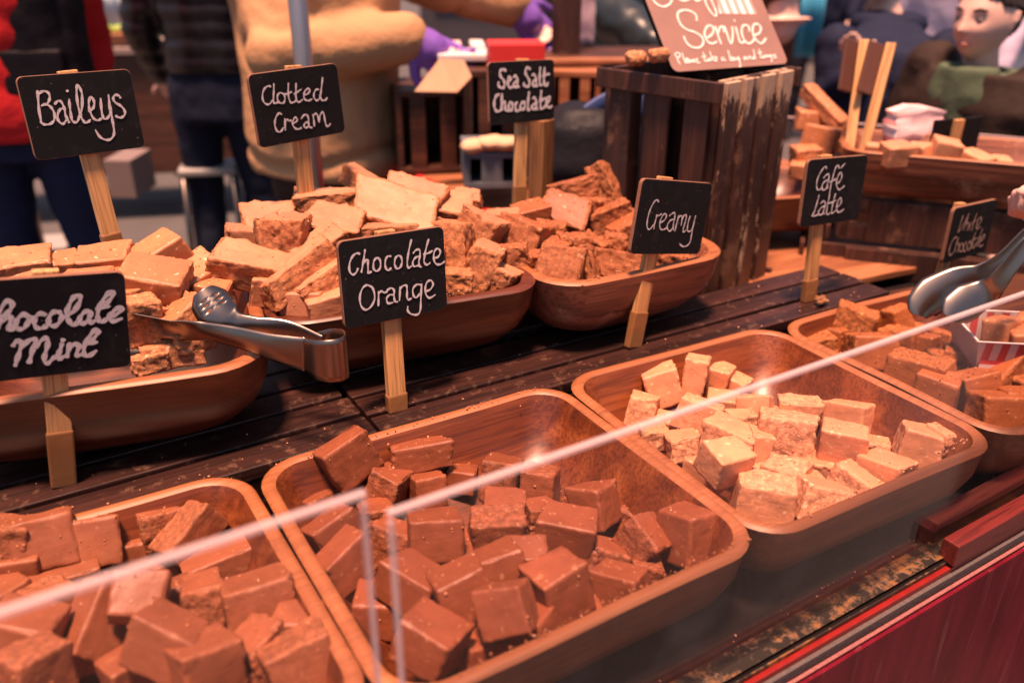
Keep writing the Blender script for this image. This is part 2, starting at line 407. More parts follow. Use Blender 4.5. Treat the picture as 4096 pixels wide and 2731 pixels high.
def add_piece(name, loc, dims, rot, kind, label, seed, rough, group, amp=1., n=18, cat='fudge piece', warp=.08, rad=.0035):
    P, F, brk = fudge_mesh(dims[0], dims[1], dims[2], seed, rough, amp, n, warp, rad)
    me = bpy.data.meshes.new(name); me.from_pydata(P.tolist(), [], F); me.update()
    me.polygons.foreach_set('use_smooth', [True]*len(me.polygons))
    a = me.attributes.new('broken', 'FLOAT', 'POINT'); a.data.foreach_set('value', brk.astype(np.float32))
    me.materials.append(FM[kind]); o = link(name, me)
    o.location = loc
    o.rotation_euler = (Matrix.Rotation(R(rot[0]), 3, 'Z') @ Matrix.Rotation(R(-rot[1]), 3, 'X') @ Matrix.Rotation(R(rot[2]), 3, 'Y')).to_euler()
    return tag(o, label, cat, group)
ROUGH = {'s': (.25, .15, .1, .1, .05, .1), 'e': (1, .7, .15, .2, .1, .2), 'a': (.9, .9, .9, .9, .1, .2), 't': (.3, .3, .3, .3, .8, .2), 'c': (1, 1, 1, 1, .8, .8), 'f': (.3, .3, .3, .8, .1, .1)}
HEAPS = []   # rows: x, y, z, length, width, height (cm), yaw, tilt, roll, finish, label

DARK = [
  (0.2455,0.7149,0.0650,6.4,3.2,6,6.0,9.6,-18,'e','leaning tall in the back left corner of its bowl'),
  (0.3230,0.7044,0.0500,7.6,3,3.6,-14.6,13.2,-4,'e','lying long against the back wall of the front middle bowl'),
  (0.2780,0.6934,0.0300,4.2,4,5.2,-51.8,12,14,'a','wedged crumbly below the tall leaning slab'),
  (0.3169,0.6848,0.0220,4,4.6,4.2,-2.8,15,4,'','with bright face below the long one at the back wall'),
  (0.3649,0.6902,0.0140,3.8,4,3,-33.9,16.8,5,'','small and purplish between two brighter cubes at the back'),
  (0.3953,0.6545,0.0260,4.6,4.4,5,-45.1,18,3,'f','pale upright cube in the back row beside the bare bowl wall'),
  (0.4304,0.6313,0.0140,3.6,4.4,4.8,-46.3,16.8,-3,'t','with crumbly top at the right end of the back row'),
  (0.4488,0.5581,0.0300,4.4,4.6,4.8,-66.8,14.4,-20,'','tipped on edge near the bare right back of the bowl'),
  (0.2750,0.5749,0.0500,5.6,5,4.6,-22.6,22.8,0,'','square and turned flat face up in the middle left of the heap'),
  (0.3321,0.5576,0.0460,5.2,4,3.2,-22.8,2.4,2,'t','with pale crumbly top and dark front beside the square one'),
  (0.3895,0.5236,0.0440,6,4.6,4.2,-44.6,3.6,4,'','wide block with crumbly lower edge right of the heap middle'),
  (0.3296,0.5044,0.0520,4.6,3.4,3,-29.2,-12,0,'','small pale tile standing in front of the crumbly top block'),
  (0.4880,0.4562,0.0440,4.6,5.4,5.6,-92.9,6,-14,'','large dark diamond at the right end of the bowl'),
  (0.4493,0.4809,0.0380,4.6,4,4.6,-77.0,16.8,26,'a','bright and crumbly beside the dark diamond at the right end'),
  (0.2286,0.5271,0.0500,6,4.6,4,-61.4,15.6,12,'','sloping under the left edge of the acrylic panel'),
  (0.2549,0.4869,0.0580,4.8,4.6,4.4,-13.6,20.4,-12,'','left half of the pair of joined cubes behind the tilted tile'),
  (0.2983,0.4949,0.0560,4.6,4.2,4.4,-17.1,20.4,-14,'','right half of the pair of joined cubes behind the tilted tile'),
  (0.3262,0.4484,0.0600,5,4.8,5,-0.0,10.8,-10,'','big cube showing two lit sides near the front rim'),
  (0.3932,0.4450,0.0340,4.6,4,3.4,-61.5,15.6,-10,'','half sunk by the front rim left of a crumbly bit'),
  (0.2694,0.4383,0.0740,4.4,3.2,4.2,-53.6,25.2,-24,'','tilted square tile with cut grooves on top near the front'),
  (0.2926,0.4333,0.0400,4.6,4.4,4.4,-62.0,6,-22,'','shadowed under the tilted grooved tile'),
  (0.2084,0.4512,0.0600,5.4,5,4.2,-54.8,16.8,14,'','large cube at the front left corner of the bowl'),
  (0.2525,0.4501,0.0260,4.6,4,4,-9.3,6,5,'','deep in shade between the front rim and the corner cube'),
  (0.2538,0.5023,0.0180,4.6,4,4,-41.8,6,5,'','deep in shade behind the front corner cube'),
  (0.1999,0.6412,0.0400,5.6,3.4,4.4,14.7,19.2,-10,'','sloping slab under the end of the left acrylic panel'),
  (0.1940,0.5963,0.0400,5.8,3.6,4.4,18.0,18,-12,'','second sloping slab under the end of the left acrylic panel'),
  (0.3658,0.6003,0.0340,5,3.6,2.6,-37.4,-8,3,'','flat tile hidden partly by the panel edge in mid heap'),
  (0.3941,0.5800,0.0240,3.4,3,3.2,-10.2,6,6,'a','little block in the gap right of the flat tile'),
  (0.2501,0.6165,0.0240,4,3.6,4,-42.1,12,10,'a','crumbly and low left of the square one'),
  (0.2545,0.6700,0.0160,4,3.6,3.6,-10.8,9.6,0,'a','low and broken beside the wedge at the back left'),
  (0.2069,0.7109,0.0220,4,3.4,3.8,17.8,12,0,'','against the left wall behind the sloping slabs'),
  (0.4156,0.4919,0.0200,3.6,3.4,3.4,-28.2,12,15,'a','crumbly and low right of the big two sided cube'),
  (0.4866,0.5388,0.0100,3.2,2.6,2.2,-64.1,7.2,8,'c','tiny broken bit lying on the bare floor at the right'),
  (0.4395,0.4595,0.0200,3.2,2.8,2.6,-31.7,7.2,0,'c','crumbly scrap by the front rim at the right'),
  (0.3982,0.5070,0.0220,4,3.6,3.6,-50.1,8.4,6,'','low one in shade under the wide block'),
  (0.4908,0.5775,0.0120,2.4,2.6,2.8,-70.4,6,0,'a','stub standing on the bare floor behind the tipped cube'),
  (0.1988,0.5456,0.0200,4.6,4,4.2,-30.0,8.4,5,'','deep against the left wall near the panel corner'),
  (0.3466,0.4422,0.0160,4.4,3.8,3.6,-8.1,3.6,0,'','deep in shade under the big two sided cube'),
  (0.2725,0.5634,0.0180,4.4,4.2,3.4,-25.8,6,0,'a','broken one showing below the square piece'),
  (0.3098,0.5671,0.0200,4.4,4.2,3.4,-18.6,3.6,0,'','low one in the middle of the heap'),
]
CREAM = [
  (0.5975,0.6395,0.0200,3.4,3,2.8,-23.1,6,0,'a','small rough cube before the palest square block'),
  (0.8067,0.4870,0.0180,3.2,3,2.6,-48.9,4.8,0,'a','small cube in the gap right of the crisp centre cube'),
  (0.6641,0.4694,0.0300,3.6,3.2,3,-34.7,12,6,'','small smooth cube between two crusty ones at the front'),
  (0.7551,0.5970,0.0180,3.2,3,2.8,-61.7,4.8,0,'','small cube low behind the largest crumbly lump'),
  (0.6608,0.6998,0.0420,4.8,3.6,5.6,-29.4,12,-16,'','tall block leaning back at the left of the creamy heap'),
  (0.7081,0.6900,0.0480,3,3.6,5.2,-49.7,10.8,4,'e','tallest narrow block with flat face at the back'),
  (0.7566,0.6918,0.0320,2.8,3.6,3.4,-63.6,7.2,6,'','small cube tucked right of the tallest creamy block'),
  (0.7721,0.6787,0.0180,3,3.6,3.8,-72.7,8.4,12,'','half hidden rounded cube behind the right of the tallest block'),
  (0.6180,0.6849,0.0240,4,3.4,5.2,-50.1,14.4,4,'f','palest square faced block against the left wall of the creamy bowl'),
  (0.6531,0.6236,0.0400,5.6,4,4.4,-56.3,16.8,6,'t','wide block with crusty top in front of the tall creamy pair'),
  (0.7405,0.6135,0.0260,4.6,3.6,4.6,-70.4,18,-14,'','tipped pale square right of the wide crusty block'),
  (0.6121,0.6043,0.0240,4,3.4,3,-27.4,6,-12,'a','small broken wedge at the left wall of the creamy bowl'),
  (0.6431,0.5649,0.0400,5.6,4.6,4.2,-60.7,9.6,8,'a','rounded lumpy block in the left middle of the creamy heap'),
  (0.6631,0.5404,0.0340,2.8,3,5,-38.8,13.2,10,'e','narrow upright sliver in the middle of the creamy heap'),
  (0.7064,0.5361,0.0420,6,4.8,5,-46.8,12,4,'c','largest crumbly lump in the centre of the creamy heap'),
  (0.7916,0.5881,0.0240,5.4,3.8,3.6,-41.4,6,0,'t','crusty block behind the largest crumbly lump'),
  (0.8204,0.5381,0.0280,5.8,4,4.6,-82.7,8.4,-14,'','slanting block right behind the crisp centre cube'),
  (0.7427,0.4874,0.0460,5.6,4,4.4,-52.7,2.4,2,'','crisp pink topped cube in the right middle of the creamy heap'),
  (0.5707,0.5027,0.0720,4.6,4.4,3.6,-6.6,-8,6,'','pale diamond topped block over the left rim of the creamy bowl'),
  (0.5883,0.4602,0.0440,6,4.4,5,-40.0,7.2,6,'t','big block by the front corner of the creamy bowl'),
  (0.6499,0.4867,0.0360,5.4,3.8,3.4,-69.2,4.8,-6,'t','crusty block behind the front corner one in the creamy bowl'),
  (0.6467,0.4342,0.0360,5,4.2,4.4,-30.1,15.6,16,'a','sloping flaky block along the front rim of the creamy bowl'),
  (0.7034,0.4401,0.0300,4.8,4,4,-80.0,14.4,14,'a','flaky block behind the sloping one at the front rim'),
  (0.7529,0.4361,0.0360,5.2,4.2,3.2,-83.9,6,-8,'','low smooth block between the crisp cube and the front rim'),
  (0.8153,0.4431,0.0440,4.6,4.2,4.8,-51.5,9.6,4,'e','tall grooved block at the right end of the creamy bowl'),
  (0.8389,0.4310,0.0440,3,3.4,4,-92.8,8.4,0,'e','piece clinging behind the grooved block at the right end'),
  (0.7371,0.4745,0.0180,4.2,3.2,2.6,-57.2,4.8,0,'c','crumbly base peeping out under the crisp cube'),
  (0.5922,0.5424,0.0260,4.2,3.6,3.4,-77.5,4.8,0,'','low piece under the diamond topped block'),
  (0.7053,0.6037,0.0200,3.6,3.4,3.8,-29.4,8.4,0,'a','broken one between the tipped square and lumpy block'),
  (0.7130,0.4996,0.0160,4.6,3.8,3.2,-41.0,4.8,0,'a','low broken one in shade left of the crisp cube'),
  (0.6527,0.5243,0.0140,4,3.6,3,-21.2,2.4,0,'c','crumbled bit low in the front of the creamy heap'),
  (0.6344,0.6495,0.0140,4,3.4,3,-54.3,2.4,0,'','low one in shade at the left of the creamy heap'),
  (0.7150,0.4329,0.0120,4,3.4,2.6,-48.8,2.4,0,'c','crumbled bit at the foot of the flaky block'),
  (0.7346,0.6620,0.0120,4.2,3.6,3.4,-48.0,2.4,0,'','low one behind the wide crusty block'),
]
LATTE = [
  (0.9855,0.6035,0.0300,3.8,3.2,3,-38.5,6,14,'c','rough chunk in front of the wide block'),
  (1.0353,0.5600,0.0380,3.6,3,3,-91.6,6,10,'c','rough nub behind the pale slab end'),
  (0.9837,0.6595,0.0240,3.4,3,3.2,-26.2,8.4,0,'c','dark nub under the wide block at the left end'),
  (1.0328,0.5393,0.0260,3.6,3.2,3.2,-52.4,7.2,12,'c','rough nub between the cracked block and tilted cube'),
  (1.1461,0.5528,0.0260,3.8,3,3,-74.3,6,10,'c','rough nub left of the striped tray'),
  (1.1248,0.6650,0.0240,3.4,3,3,-45.4,6,10,'c','rough nub at the back wall below the spoon of the tongs'),
  (1.0038,0.6798,0.0620,5.6,4.2,4.4,-61.9,8.4,8,'c','rough dark block on top at the back left of the right bowl'),
  (1.0966,0.6823,0.0440,4.8,4.2,4,-88.1,-6,-16,'t','pale topped lump behind the rough dark block'),
  (0.9741,0.6860,0.0320,3.4,3.4,4.6,-76.8,9.6,-6,'','narrow block leaning under the rough dark one'),
  (0.9297,0.6830,0.0360,5.4,3.6,3.8,-31.7,6,-12,'c','flaky one against the left wall of the right bowl'),
  (0.9611,0.6166,0.0520,6.4,4.4,4.6,-37.3,18,-4,'e','wide block under the slanting panel edge'),
  (1.0625,0.6420,0.0340,5,3.8,3.4,-78.9,6,-10,'t','crusty one behind the wide block'),
  (1.0784,0.6168,0.0300,4.4,3.6,3.6,-88.2,8.4,-10,'','small dark one in the back middle of the right bowl'),
  (1.1385,0.6190,0.0220,5.4,3,3,-37.5,6,14,'c','broken ridge at the back of the right bowl'),
  (1.1160,0.5682,0.0340,4.4,4,5,-93.0,9.6,14,'a','upright block near the striped tray'),
  (0.9566,0.5416,0.0560,8,5,4,-74.5,4.8,-4,'t','long slab topped with a pale sheen in the heap middle'),
  (0.9365,0.5034,0.0460,5,4.4,5.4,-67.7,4.8,0,'','cracked tall block below the pale slab'),
  (0.9495,0.5511,0.0260,4.6,3.8,4.6,-73.9,7.2,0,'c','shadowed crumbly block left of the cracked one'),
  (1.0636,0.5522,0.0360,4.6,3.6,3.6,-48.6,4.8,10,'c','crumbly lump right of the pale slab'),
  (0.9957,0.4892,0.0440,5,4.4,4.4,-25.8,18,-8,'','tilted cube with a bright speckled top at the right'),
  (1.0618,0.4745,0.0400,5.4,4.2,3.6,-85.9,0,10,'c','blue sheened block by the picture edge'),
  (0.9740,0.4422,0.0360,5.6,4.2,5,-31.6,14.4,0,'e','wedge standing at the front rim of the right bowl'),
  (1.0115,0.4383,0.0340,4.6,4.2,5,-36.6,14.4,0,'','slab behind the front rim wedge'),
  (0.9622,0.6794,0.0140,4.4,3.4,2.8,-64.8,2.4,0,'c','crumbled bit along the left wall of the right bowl'),
  (0.9888,0.6269,0.0140,4.6,3.8,3.2,-77.6,2.4,0,'','low one in shade under the wide block of the right bowl'),
  (1.0064,0.5028,0.0100,4.6,3.8,2.8,-53.5,2.4,0,'c','crumbled one low in front of the tilted speckled cube'),
  (1.1063,0.5354,0.0200,4.6,3.8,3.4,-64.2,3.6,0,'c','crumbly one behind the tilted speckled cube'),
  (1.1510,0.5318,0.0200,4.6,3.6,3.2,-35.2,3.6,0,'a','pale streaked one by the wooden scoop end'),
  (0.9572,0.5182,0.0040,4.4,3.6,2.6,-51.6,2.4,0,'','low one in shade before the cracked tall block'),
]
MILK = [
  (-0.0356,0.7294,0.0680,5.4,3.2,5,2.8,26.4,4,'','left square of the joined pair at the back'),
  (0.0002,0.7259,0.0540,5.2,3.2,5,-0.0,26.4,4,'','right square of the joined pair at the back'),
  (0.0574,0.7277,0.0440,4.4,3.6,4.2,3.5,12,6,'a','pale ragged one behind the ridged bar'),
  (0.0801,0.7018,0.0460,6.8,4,4.2,19.5,12,-26,'t','ridged bar slanting up at the back right'),
  (0.0268,0.7243,0.0260,3.8,3.6,4,-2.1,13.2,0,'','dark one between the joined pair and ridged bar'),
  (0.1008,0.6653,0.0300,8,3.6,3.2,-0.6,7.2,-6,'','long low slab before the right wall'),
  (0.0218,0.5939,0.0820,4.8,4.2,2.6,-26.1,-34,14,'','smooth square tile lying highest in the heap'),
  (-0.0083,0.6154,0.0520,7.4,4.2,5.2,30.8,20.4,-34,'','long slab sloping down left of the highest tile'),
  (0.0489,0.6166,0.0400,4.4,4,4.8,7.5,18,2,'','shaded cube right of the highest tile'),
  (0.0683,0.5998,0.0440,3.4,4.2,5.2,-8.5,18,2,'a','ridged pale edged one beside the big square face'),
  (0.1057,0.5669,0.0540,6.4,4.6,5.4,-7.6,21.6,-4,'e','big square face with a torn pale seam at the right'),
  (0.0309,0.5407,0.0740,5.6,4.4,4.6,-37.3,18,20,'','diamond block at the front with smooth lit top'),
  (0.0508,0.5119,0.0640,5,4.2,4.4,14.3,13.2,8,'','bright cube cut by the bottom picture edge'),
  (0.0945,0.5214,0.0500,4.8,4,4,23.7,14.4,-14,'a','ragged pale one right of the bright bottom cube'),
  (0.1149,0.4890,0.0540,5.6,4.6,4.6,-3.2,20.4,-8,'t','large one in the front right corner of the left bowl'),
  (-0.0591,0.6110,0.0660,5.8,4.6,5,-28.5,13.2,14,'','large diamond at the left picture edge'),
  (-0.0437,0.6690,0.0440,4.4,4,3.8,15.7,10.8,6,'t','crusty cube behind the large left diamond'),
  (-0.0340,0.7009,0.0400,7.4,3.4,2.6,4.8,6,2,'','long flat slab edge below the joined pair'),
  (-0.0662,0.7379,0.0740,4.6,4,4.6,-14.9,14.4,12,'a','ragged pale one cut by the left picture edge'),
  (-0.0558,0.5634,0.0740,5,4.2,4,25.7,6,10,'t','pale one at the bottom left picture corner'),
  (-0.0740,0.6935,0.0440,4.6,4.2,4.2,26.1,8.4,6,'','smooth one behind the large left diamond'),
  (-0.0349,0.6231,0.0300,4.8,4,4.4,3.2,6,0,'a','crumbly one in the gap before the long sloping slab'),
  (0.0033,0.5623,0.0400,4.6,4,4,13.7,6,0,'','shaded one by the bottom picture edge'),
  (0.0812,0.5915,0.0160,4.6,4,3.6,2.2,3.6,0,'','deep shaded one under the big square face'),
  (0.0463,0.7115,0.0100,4.6,4,3.2,-3.7,3.6,0,'','deep shaded one behind the highest tile'),
  (-0.0065,0.7160,0.0200,4.6,4,3.2,20.5,3.6,0,'','deep shaded one behind the long flat slab'),
  (0.0779,0.5202,0.0300,4.6,4,3.8,-20.5,4.8,0,'a','broken one between the bottom picture edge and corner piece'),
  (0.1291,0.5284,0.0540,4.4,3.8,3,-33.7,3.6,0,'','deep shaded one against the right wall'),
  (-0.0612,0.7290,0.0500,4.6,4,3.4,-15.2,3.6,0,'','deep shaded one below the ragged left one'),
]
VAN = [
  (0.1139,0.8900,0.1784,6,4.6,4,-25.3,4,0,'a','shaded one under the nearer tong arm'),
  (0.0979,0.9000,0.1818,6,4.6,4,11.8,4,0,'a','shaded one at the spoon end of the tongs'),
  (0.0888,0.9300,0.2006,6.6,5.4,4.6,4.5,0,0,'a','one peeping from behind the mint board'),
  (0.1385,0.8700,0.1688,5,4,3.2,5.0,4,0,'c','crumbly one deep under the tongs'),
  (0.1817,0.9300,0.1726,5.4,4.4,3.4,-21.1,4,0,'a','low one at the right wall behind the spoon'),
  (0.1431,0.9600,0.1915,6,5,4.6,-2.5,0,0,'a','shaded one behind the biggest smooth block'),
  (0.1025,0.9800,0.2062,6.6,5.4,4.6,-12.0,0,0,'','one between the rounded peak and biggest block'),
  (0.0064,1.0200,0.2283,6.4,5,3.4,-6.4,-14,-2,'e','flaked block at the back of the left bowl above the mint board'),
  (0.0385,1.0200,0.2202,5.6,4.6,3,3.8,-14,2,'e','flat block right of the flaked one above the mint board'),
  (0.0830,1.0000,0.2223,7,5.2,3.8,-18.7,-12,-6,'e','rounded peak beside the leaning pine stick'),
  (0.1363,0.9850,0.2234,8,6,5.2,16.1,-4,-20,'','large pointed block at the back of the left bowl'),
  (0.1206,0.9300,0.2153,8.6,7,5.2,-27.4,-14,14,'e','biggest smooth block on top of the left bowl'),
  (0.1722,0.9650,0.2006,6.2,5.6,5,19.9,-20,-16,'','flaked square leaning at the right rim of the left bowl'),
  (0.0946,0.8900,0.2029,5,3.6,3.4,3.9,0,8,'c','ragged scrap under the biggest smooth block'),
  (0.1393,0.8800,0.1887,5.6,4.6,4,23.0,14,-24,'a','broken block between the two tong arms'),
  (0.1176,0.8700,0.1549,8,4,3.2,-11.7,10,0,'c','pale knobbly lump along the front rim'),
  (0.0926,0.8620,0.1535,4.6,3.2,2.8,3.9,10,0,'c','small knobbly lump beside the mint board'),
  (0.1799,0.9300,0.1875,4.6,4,3.8,-30.9,0,10,'','half seen one behind the upright tong spoon'),
  (-0.0173,1.0200,0.2277,5,4.6,3.2,11.0,-8,0,'e','flaked one cut by the left picture edge behind the board'),
  (-0.0019,0.9500,0.2177,6,5,4.6,20.1,0,0,'','one hidden mostly behind the mint board'),
  (0.0551,0.9500,0.2132,6,5,4.6,-23.3,0,0,'','one hidden behind the top edge of the mint board'),
]
CLOT = [
  (0.3690,1.0750,0.2305,9.6,4.4,3.6,-18.9,4,1,'a','long bar bridging the top left'),
  (0.4447,1.1000,0.2378,8.6,4.4,3.2,-48.0,14,24,'a','pointed bar sticking up highest at the back'),
  (0.4925,1.0700,0.2320,4.6,3.6,3.4,-34.7,10,10,'c','small ragged nub at the back behind the big slab'),
  (0.4302,0.9850,0.2330,11.5,7,3.6,-45.6,-30,12,'a','big smooth slab lying on top above the middle board'),
  (0.4809,1.0350,0.2284,8.2,6,3.6,-48.9,-26,20,'a','smooth slab rising behind the big slab'),
  (0.5254,1.0200,0.2119,8.4,6,3.8,-39.3,-20,6,'f','grainy slab with a clean cut edge at the right top'),
  (0.3492,0.9850,0.2284,8.6,6,3.6,-43.5,-22,8,'a','sugary topped slab left of the big slab'),
  (0.2893,1.0600,0.2210,7.8,6,3,-19.3,-20,0,'a','flat slab at the back left shoulder'),
  (0.2519,1.0400,0.2037,6,4.8,4.6,-5.6,6,4,'e','cut block in the back left corner'),
  (0.2651,0.9850,0.2221,3.2,4,6.4,-11.1,10,-2,'a','narrow bar standing on end at the left'),
  (0.2898,0.9750,0.2202,3.6,4.6,6.8,-34.6,8,2,'a','dark sided bar standing on end beside the narrow one'),
  (0.2310,0.9450,0.2044,9.8,5.4,4.2,-31.7,-6,12,'a','big rough bar over the left rim'),
  (0.2730,0.9050,0.2050,10.6,4.6,3.6,5.2,14,-26,'a','long diagonal bar leaning at the front left'),
  (0.2931,0.8850,0.1948,7.8,4.4,3.6,1.7,14,-22,'a','shorter diagonal bar behind the middle board'),
  (0.3133,0.9450,0.2155,7,4.4,3.2,7.7,-4,-24,'a','thin bar under the sugary slab'),
  (0.4812,0.9200,0.1903,4.6,4.4,8,-47.6,12,-8,'c','craggy upright chunk right of the middle board'),
  (0.5330,0.9450,0.1902,5.4,5,8.2,-55.4,14,18,'a','large upright block with a bright face'),
  (0.4551,0.8700,0.1672,5,4,3.6,-27.6,8,0,'c','crumbly scrap low beside the middle board'),
  (0.6017,1.0000,0.1875,6.2,4.4,3.6,-37.0,0,-8,'f','smooth humped piece at the far right'),
  (0.5842,0.9650,0.1680,5,4.4,3.2,-25.2,-4,4,'c','fuzzy pale cube under the humped piece'),
  (0.5025,0.8850,0.1694,4,4.6,7.6,-43.6,12,22,'a','dark slab leaning in the right corner'),
  (0.5188,0.8620,0.1618,4.6,4,4.4,-55.0,8,22,'a','last bright wedge at the right front corner'),
  (0.5765,1.0600,0.2070,5,4.4,3,-38.5,-6,6,'a','small one behind the clean cut slab'),
  (0.2934,0.8650,0.1769,6.4,4.4,3.4,-8.7,0,-8,'','shaded one deep at the front left'),
  (0.2695,0.8850,0.1780,6,4.4,3.4,-30.9,0,0,'','shaded one on the floor at the front left'),
  (0.2510,0.9200,0.1859,6,4.4,3.4,-29.3,0,0,'','shaded one on the floor behind the front left corner'),
  (0.4310,0.9200,0.1847,7,5,4,-45.1,0,0,'a','one hidden behind the middle board on the right'),
  (0.4046,0.9650,0.2110,8,5,3.6,-12.7,0,0,'a','one hidden under the big slab'),
  (0.4727,0.9650,0.1995,8,5,3.6,-46.1,0,0,'a','one under the clean cut slab'),
]
SALT = [
  (0.7690,1.0500,0.2019,8,4,3.4,-24.2,10,-12,'f','dark topped bar lying highest at the back'),
  (0.8414,1.0700,0.1930,3.6,3.4,7.6,-62.2,10,-32,'c','curved rough bar behind the highest bar'),
  (0.7057,0.9850,0.1884,8.6,6.2,3.6,-53.6,-30,14,'a','big flat speckled slab in the middle of the heap'),
  (0.7747,0.9700,0.1728,8,4.4,4,-14.6,12,-20,'c','chunky granular bar by the creamy board'),
  (0.7746,1.0100,0.1796,4.4,3.6,3.4,-37.5,6,0,'c','rough knob behind the granular bar'),
  (0.5976,0.9350,0.1840,7,5.2,6.2,-56.6,20,8,'f','tall slab at the left end of the heap'),
  (0.6521,0.9950,0.1887,5.4,4.4,3.6,-11.2,-6,-8,'','smooth dark one at the back left'),
  (0.5974,0.8450,0.1665,6.6,4,5.4,-35.3,30,8,'f','broad faced chunk at the front rim'),
  (0.7109,0.8550,0.1454,8.2,4,4.4,-43.7,26,8,'f','flat slab along the front rim by the stick'),
  (0.6617,0.9000,0.1699,4.4,3.6,3.6,-28.3,6,0,'c','rough lump in the heap centre'),
  (0.6969,0.9000,0.1598,5,4,3.8,-61.8,6,6,'c','round crumbly lump right of centre'),
  (0.7297,0.8950,0.1581,3.6,3.2,4.4,-39.2,10,0,'c','small upright stub below the creamy board'),
  (0.6564,0.8650,0.1538,3.6,3.4,6,-57.2,18,-16,'c','dark bar wedged between the front two slabs'),
  (0.6321,0.9050,0.1698,5,3.4,3,-58.9,0,10,'c','crumbly wedge left of centre'),
  (0.7921,0.8400,0.1413,5.6,3.4,3,-57.3,8,10,'c','low broken one in the right half'),
  (0.8475,0.8700,0.1284,4.6,3.4,3,-30.2,8,6,'c','last low one near the right end wall'),
  (0.7812,0.9250,0.1645,6,4,3.8,-16.2,6,-24,'f','reddish one half behind the creamy board'),
  (0.6539,0.9450,0.1780,4.4,3.4,3.4,-34.7,6,0,'c','shaded crumbly one under the big flat slab'),
  (0.5525,0.8850,0.1792,4.4,3.4,3.4,-32.0,6,0,'c','crumbly one by the rim of the next bowl'),
  (0.5871,0.8750,0.1710,4.6,3,2.6,-13.9,0,0,'c','thin flake beside the broad faced chunk'),
]
PILE = [
  (1.4610,1.1500,0.1850,7.4,6,6.2,-61.8,8,2,'','big square block behind the tall crate'),
  (1.5201,1.2000,0.2372,11.5,4,2.8,-81.7,0,34,'f','long pale topped bar sloping down behind the tall crate'),
  (1.3985,1.1300,0.1621,5,4.4,4,-31.1,0,0,'a','dark cube under the big square block'),
  (1.4557,1.1200,0.1467,5.4,4.4,3.6,-72.4,0,0,'a','shaded cube right of the dark one by the small board'),
  (1.3653,1.1000,0.1444,6,4.4,3,-51.1,0,0,'','lowest one behind the small board'),
  (1.5710,1.2000,0.1846,5,4.4,4.4,-22.6,0,0,'f','bright cube beside the paired sticks'),
  (1.5079,1.2200,0.2105,6,5,4.4,-41.0,0,0,'','hidden cube under the long bar'),
  (1.5657,1.1600,0.1505,4.4,4,3.6,-43.5,0,0,'c','pale crumbly bit at the foot of the sticks'),
]
FAR = [
  (1.4012,0.9328,0.2050,5.2,4.4,4,-18.3,-4,0,'','pointed pale cube at the left of the far right bowl'),
  (1.4423,0.9170,0.2050,5,4.4,3.8,-87.6,-6,-10,'','tilted cube second from the left in the far right bowl'),
  (1.4611,0.8798,0.2150,5,4.6,4.4,-42.9,-6,8,'','highest cube in the far right bowl before the black sign'),
  (1.5187,0.8544,0.1960,5.4,4.4,3.2,-90.6,0,14,'','low slanting piece in the far right bowl'),
  (1.4088,0.9794,0.1980,4,3.6,3,-55.2,0,0,'','small lump at the left tip of the far right bowl'),
  (1.5733,0.8400,0.1860,4,3.6,2.6,-41.9,0,0,'c','last flat bit in the far right bowl'),
]


SEED = [100]
def heap(rows, kind, noun, group, n=18, amp=1., warp=.08, cat='fudge piece', rad=.0022, scl=1.):
    for (x, y, z, L_, W_, H_, yw, ti, ro, rk, ph) in rows:
        SEED[0] += 1; jt = random.uniform(.92, 1.06)
        add_piece('fudge_piece', (x, y, z), (L_/100*scl*jt, W_/100*scl*random.uniform(.92, 1.06), H_/100*scl*jt), (yw, ti, ro), kind, noun+' '+ph, SEED[0], ROUGH[rk or 's'], group, amp, n, cat, warp, rad)

# ================================================================ THE SETTING
g = mesh('ground', [(-30, -4, -.9), (60, -4, -.9), (60, 90, -.9), (-30, 90, -.9)], [(0, 1, 2, 3)], plain('paving', (.075, .068, .07), .7, 0, .35, 4, .3, .01)); tag(g, kind='structure')
# ---------------------------------------------------------------- stall table
table = empty('market_table', (0, 0, -.9), 0, 'dark stall table with red painted front and worn black top under the front bowls', 'stall table')
def tp(name, c, s, mat, **k):
    o = box(name, (c[0], c[1], c[2]+.9), s, mat, table, **k); return o
tp('table_top', (.45, .79, -.045), (2.5, .878, .03), M['table'], bev=.001)
# worn strip by the front edge, bright red edge strip, grey strip, red front
def wornmat():
    m, n, b, L = newmat('worn_edge'); v, _ = coords(n, (1, 1, 1), False)
    a = noise(n, v, 34, 8, .75); a2 = noise(n, v, 130, 4, .7)
    f = ramp(n, math_(n, 'ADD', math_(n, 'MULTIPLY', a, .7), math_(n, 'MULTIPLY', a2, .3)), [(.50, 0.), (.58, 1.)])
    L.new(mix(n, f, (.018, .012, .009), (.19, .080, .028)), b.inputs['Base Color']); b.inputs['Roughness'].default_value = .45
    bump(n, b, f, .5, .001); return m
def redfront():
    m, n, b, L = newmat('scuffed_red'); v, _ = coords(n, (1, 1, 1), False)
    s = noise(n, coords(n, (60, 60, 4), False, (0, .35, 0))[0], 1.0, 6, .7)
    f = ramp(n, s, [(.56, 0.), (.70, 1.)])
    c = mix(n, ramp(n, noise(n, coords(n, (26, 26, 5), False, (0, .5, 0))[0], 1, 5, .6), [(.35, 0.), (.65, 1.)]), (.085, .003, .009), (.15, .008, .019)); b.inputs['Specular IOR Level'].default_value = .15
    L.new(mix(n, math_(n, 'MULTIPLY', f, .40), c, (.34, .10, .11)), b.inputs['Base Color']); b.inputs['Roughness'].default_value = .42
    bump(n, b, noise(n, v, 160, 4), .35, .0006); return m
tp('worn_strip', (.45, .3525, -.0425), (2.5, .0045, .025), wornmat(), bev=0)
mw = wornmat()
